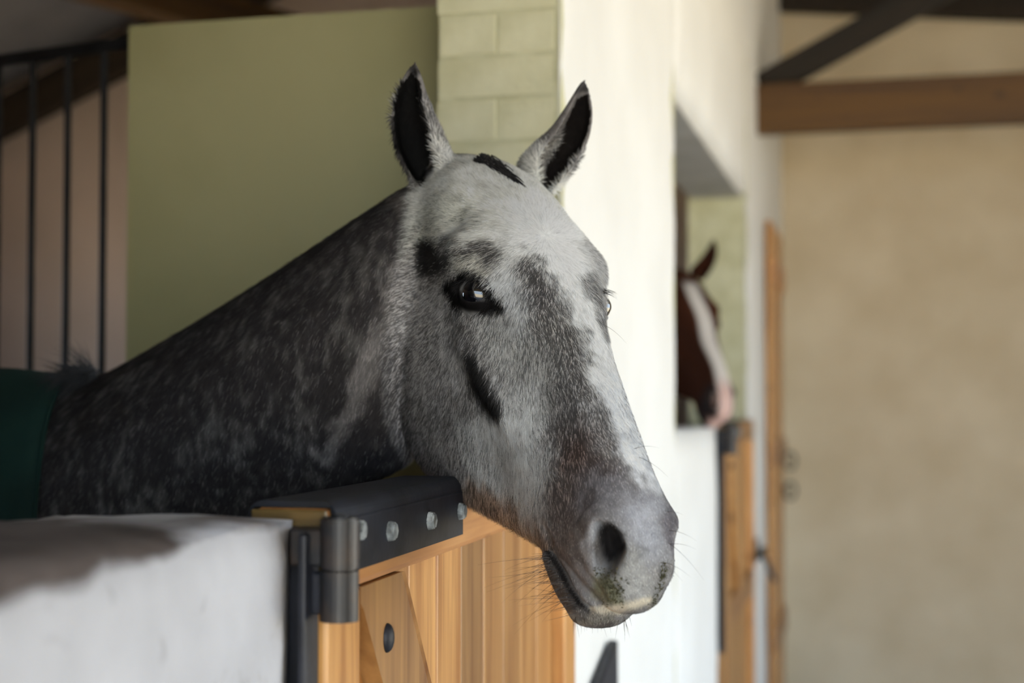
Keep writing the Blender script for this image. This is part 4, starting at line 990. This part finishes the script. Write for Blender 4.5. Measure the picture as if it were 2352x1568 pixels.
# grass crumbs sticking to the lips
def crumbs():
    VV, FF, CC = [], [], []
    def spot():
        r = random.random()
        if r < 0.38: return 1408+random.gauss(0, 14), 1358+random.gauss(0, 21)
        if r < 0.60: return 1385+random.gauss(0, 10), 1318+random.gauss(0, 9)
        t = random.random(); return 1534-36*t*t+random.uniform(-10, 2), 1292+104*t+random.gauss(0, 5)
    for i in range(300):
        px, py = spot(); p, n = surf(px, py, 8); o = len(VV)
        p = p+0.0016*(RIGHT*random.uniform(-1, 1)+UP*random.uniform(-1, 1))
        d = np.array([random.gauss(0, 1) for _ in range(3)]); d -= n*(d@n)*0.6; d /= np.linalg.norm(d); s_ = np.cross(d, n); s_ /= np.linalg.norm(s_)+1e-9
        L, w = random.uniform(.0006, .0020), random.uniform(.0003, .0007); c = p+n*random.uniform(.0005, .0028)
        VV += [c-d*L-s_*w, c-d*L+s_*w, c+d*L+s_*w*.6, c+d*L-s_*w*.6, c+n*w*1.4]
        FF += [(o, o+1, o+4), (o+1, o+2, o+4), (o+2, o+3, o+4), (o+3, o, o+4), (o, o+3, o+2, o+1)]
    m = noise_mat('chewed_green_grass', (0.022, 0.022, 0.008), (0.11, 0.10, 0.045), 300, 0.7, None)
    o = link('grass_crumbs', mesh_np('grass_crumbs', VV, FF), m)
    return tag(o, 'green chewed grass crumbs stuck to the grey horse\'s lips', 'grass', kind='stuff')
crumbs()

# ------------------------------------------------------------------ the brown horse in the next stall
def second_horse():
    base = np.tile(np.array([0.055, 0.020, 0.011]), (len(V), 1)); h = H
    def bl(m, col):
        nonlocal base
        base = base*(1-m[:, None])+np.array(col)*m[:, None]
    w = np.abs(h[:, 2]+0.004*np.sin(h[:, 0]*30))
    blz = (1-sstep(w, 0.020, 0.032))*sstep(h[:, 1]+0.10*h[:, 0], -0.03, 0.0)*sstep(h[:, 0], 0.06, 0.11)*(1-ears)
    bl(blz, (.62, .57, .52))
    bl(sstep(h[:, 0], 0.50, 0.58)*(1-sstep(w, 0.016, 0.03)), (.55, .36, .31))
    bl(sstep(h[:, 0], 0.50, 0.57)*sstep(w, 0.018, 0.035), (.035, .028, .027))
    bl(ears*0.6, (.03, .014, .010))
    m = coat_mat('bay_coat', 0.5, bump=False)
    a0 = h2w((0.30, -0.10, 0.0)); tgt = unproj(1594, 806, 5.3); rz = math.radians(-9.0)
    Mx = Matrix.Translation(Vector(tgt)) @ Matrix.Rotation(rz, 4, 'Z') @ Matrix.Translation(-Vector(a0))
    root = bpy.data.objects.new('horse', None); COL.objects.link(root)
    tag(root, 'brown horse with a white blaze looking out of the far stall', 'horse')
    root.location = Mx @ Vector((-1.3, 2.15, 0.0)); dz = root.location.z
    inv = Matrix.Translation(-Vector(root.location))
    me = horse_mesh('bay_body', V, base, np.array([0.05, 0.019, 0.010]), m)
    # keep the hooves on the floor
    nb = len(V); co = np.empty(len(me.vertices)*3); me.vertices.foreach_get('co', co); co = co.reshape(-1, 3)
    lz = co[nb:, 2]; co[nb:, 2] = np.where(lz < 0.8, 0.8-(0.8-lz)*(0.8-ZF+dz)/(0.8-ZF), lz)
    me.vertices.foreach_set('co', co.ravel()); me.update()
    root.location.z = ZF; inv = Matrix.Translation(-Vector(root.location))
    o = bpy.data.objects.new('body', me); COL.objects.link(o); o.parent = root; o.matrix_parent_inverse = inv; o.matrix_basis = Mx
    for E4 in eye_frames():
        e = bpy.data.objects.new('eye', eyeme); COL.objects.link(e); e.parent = root; e.matrix_parent_inverse = inv; e.matrix_basis = Mx @ E4
second_horse()
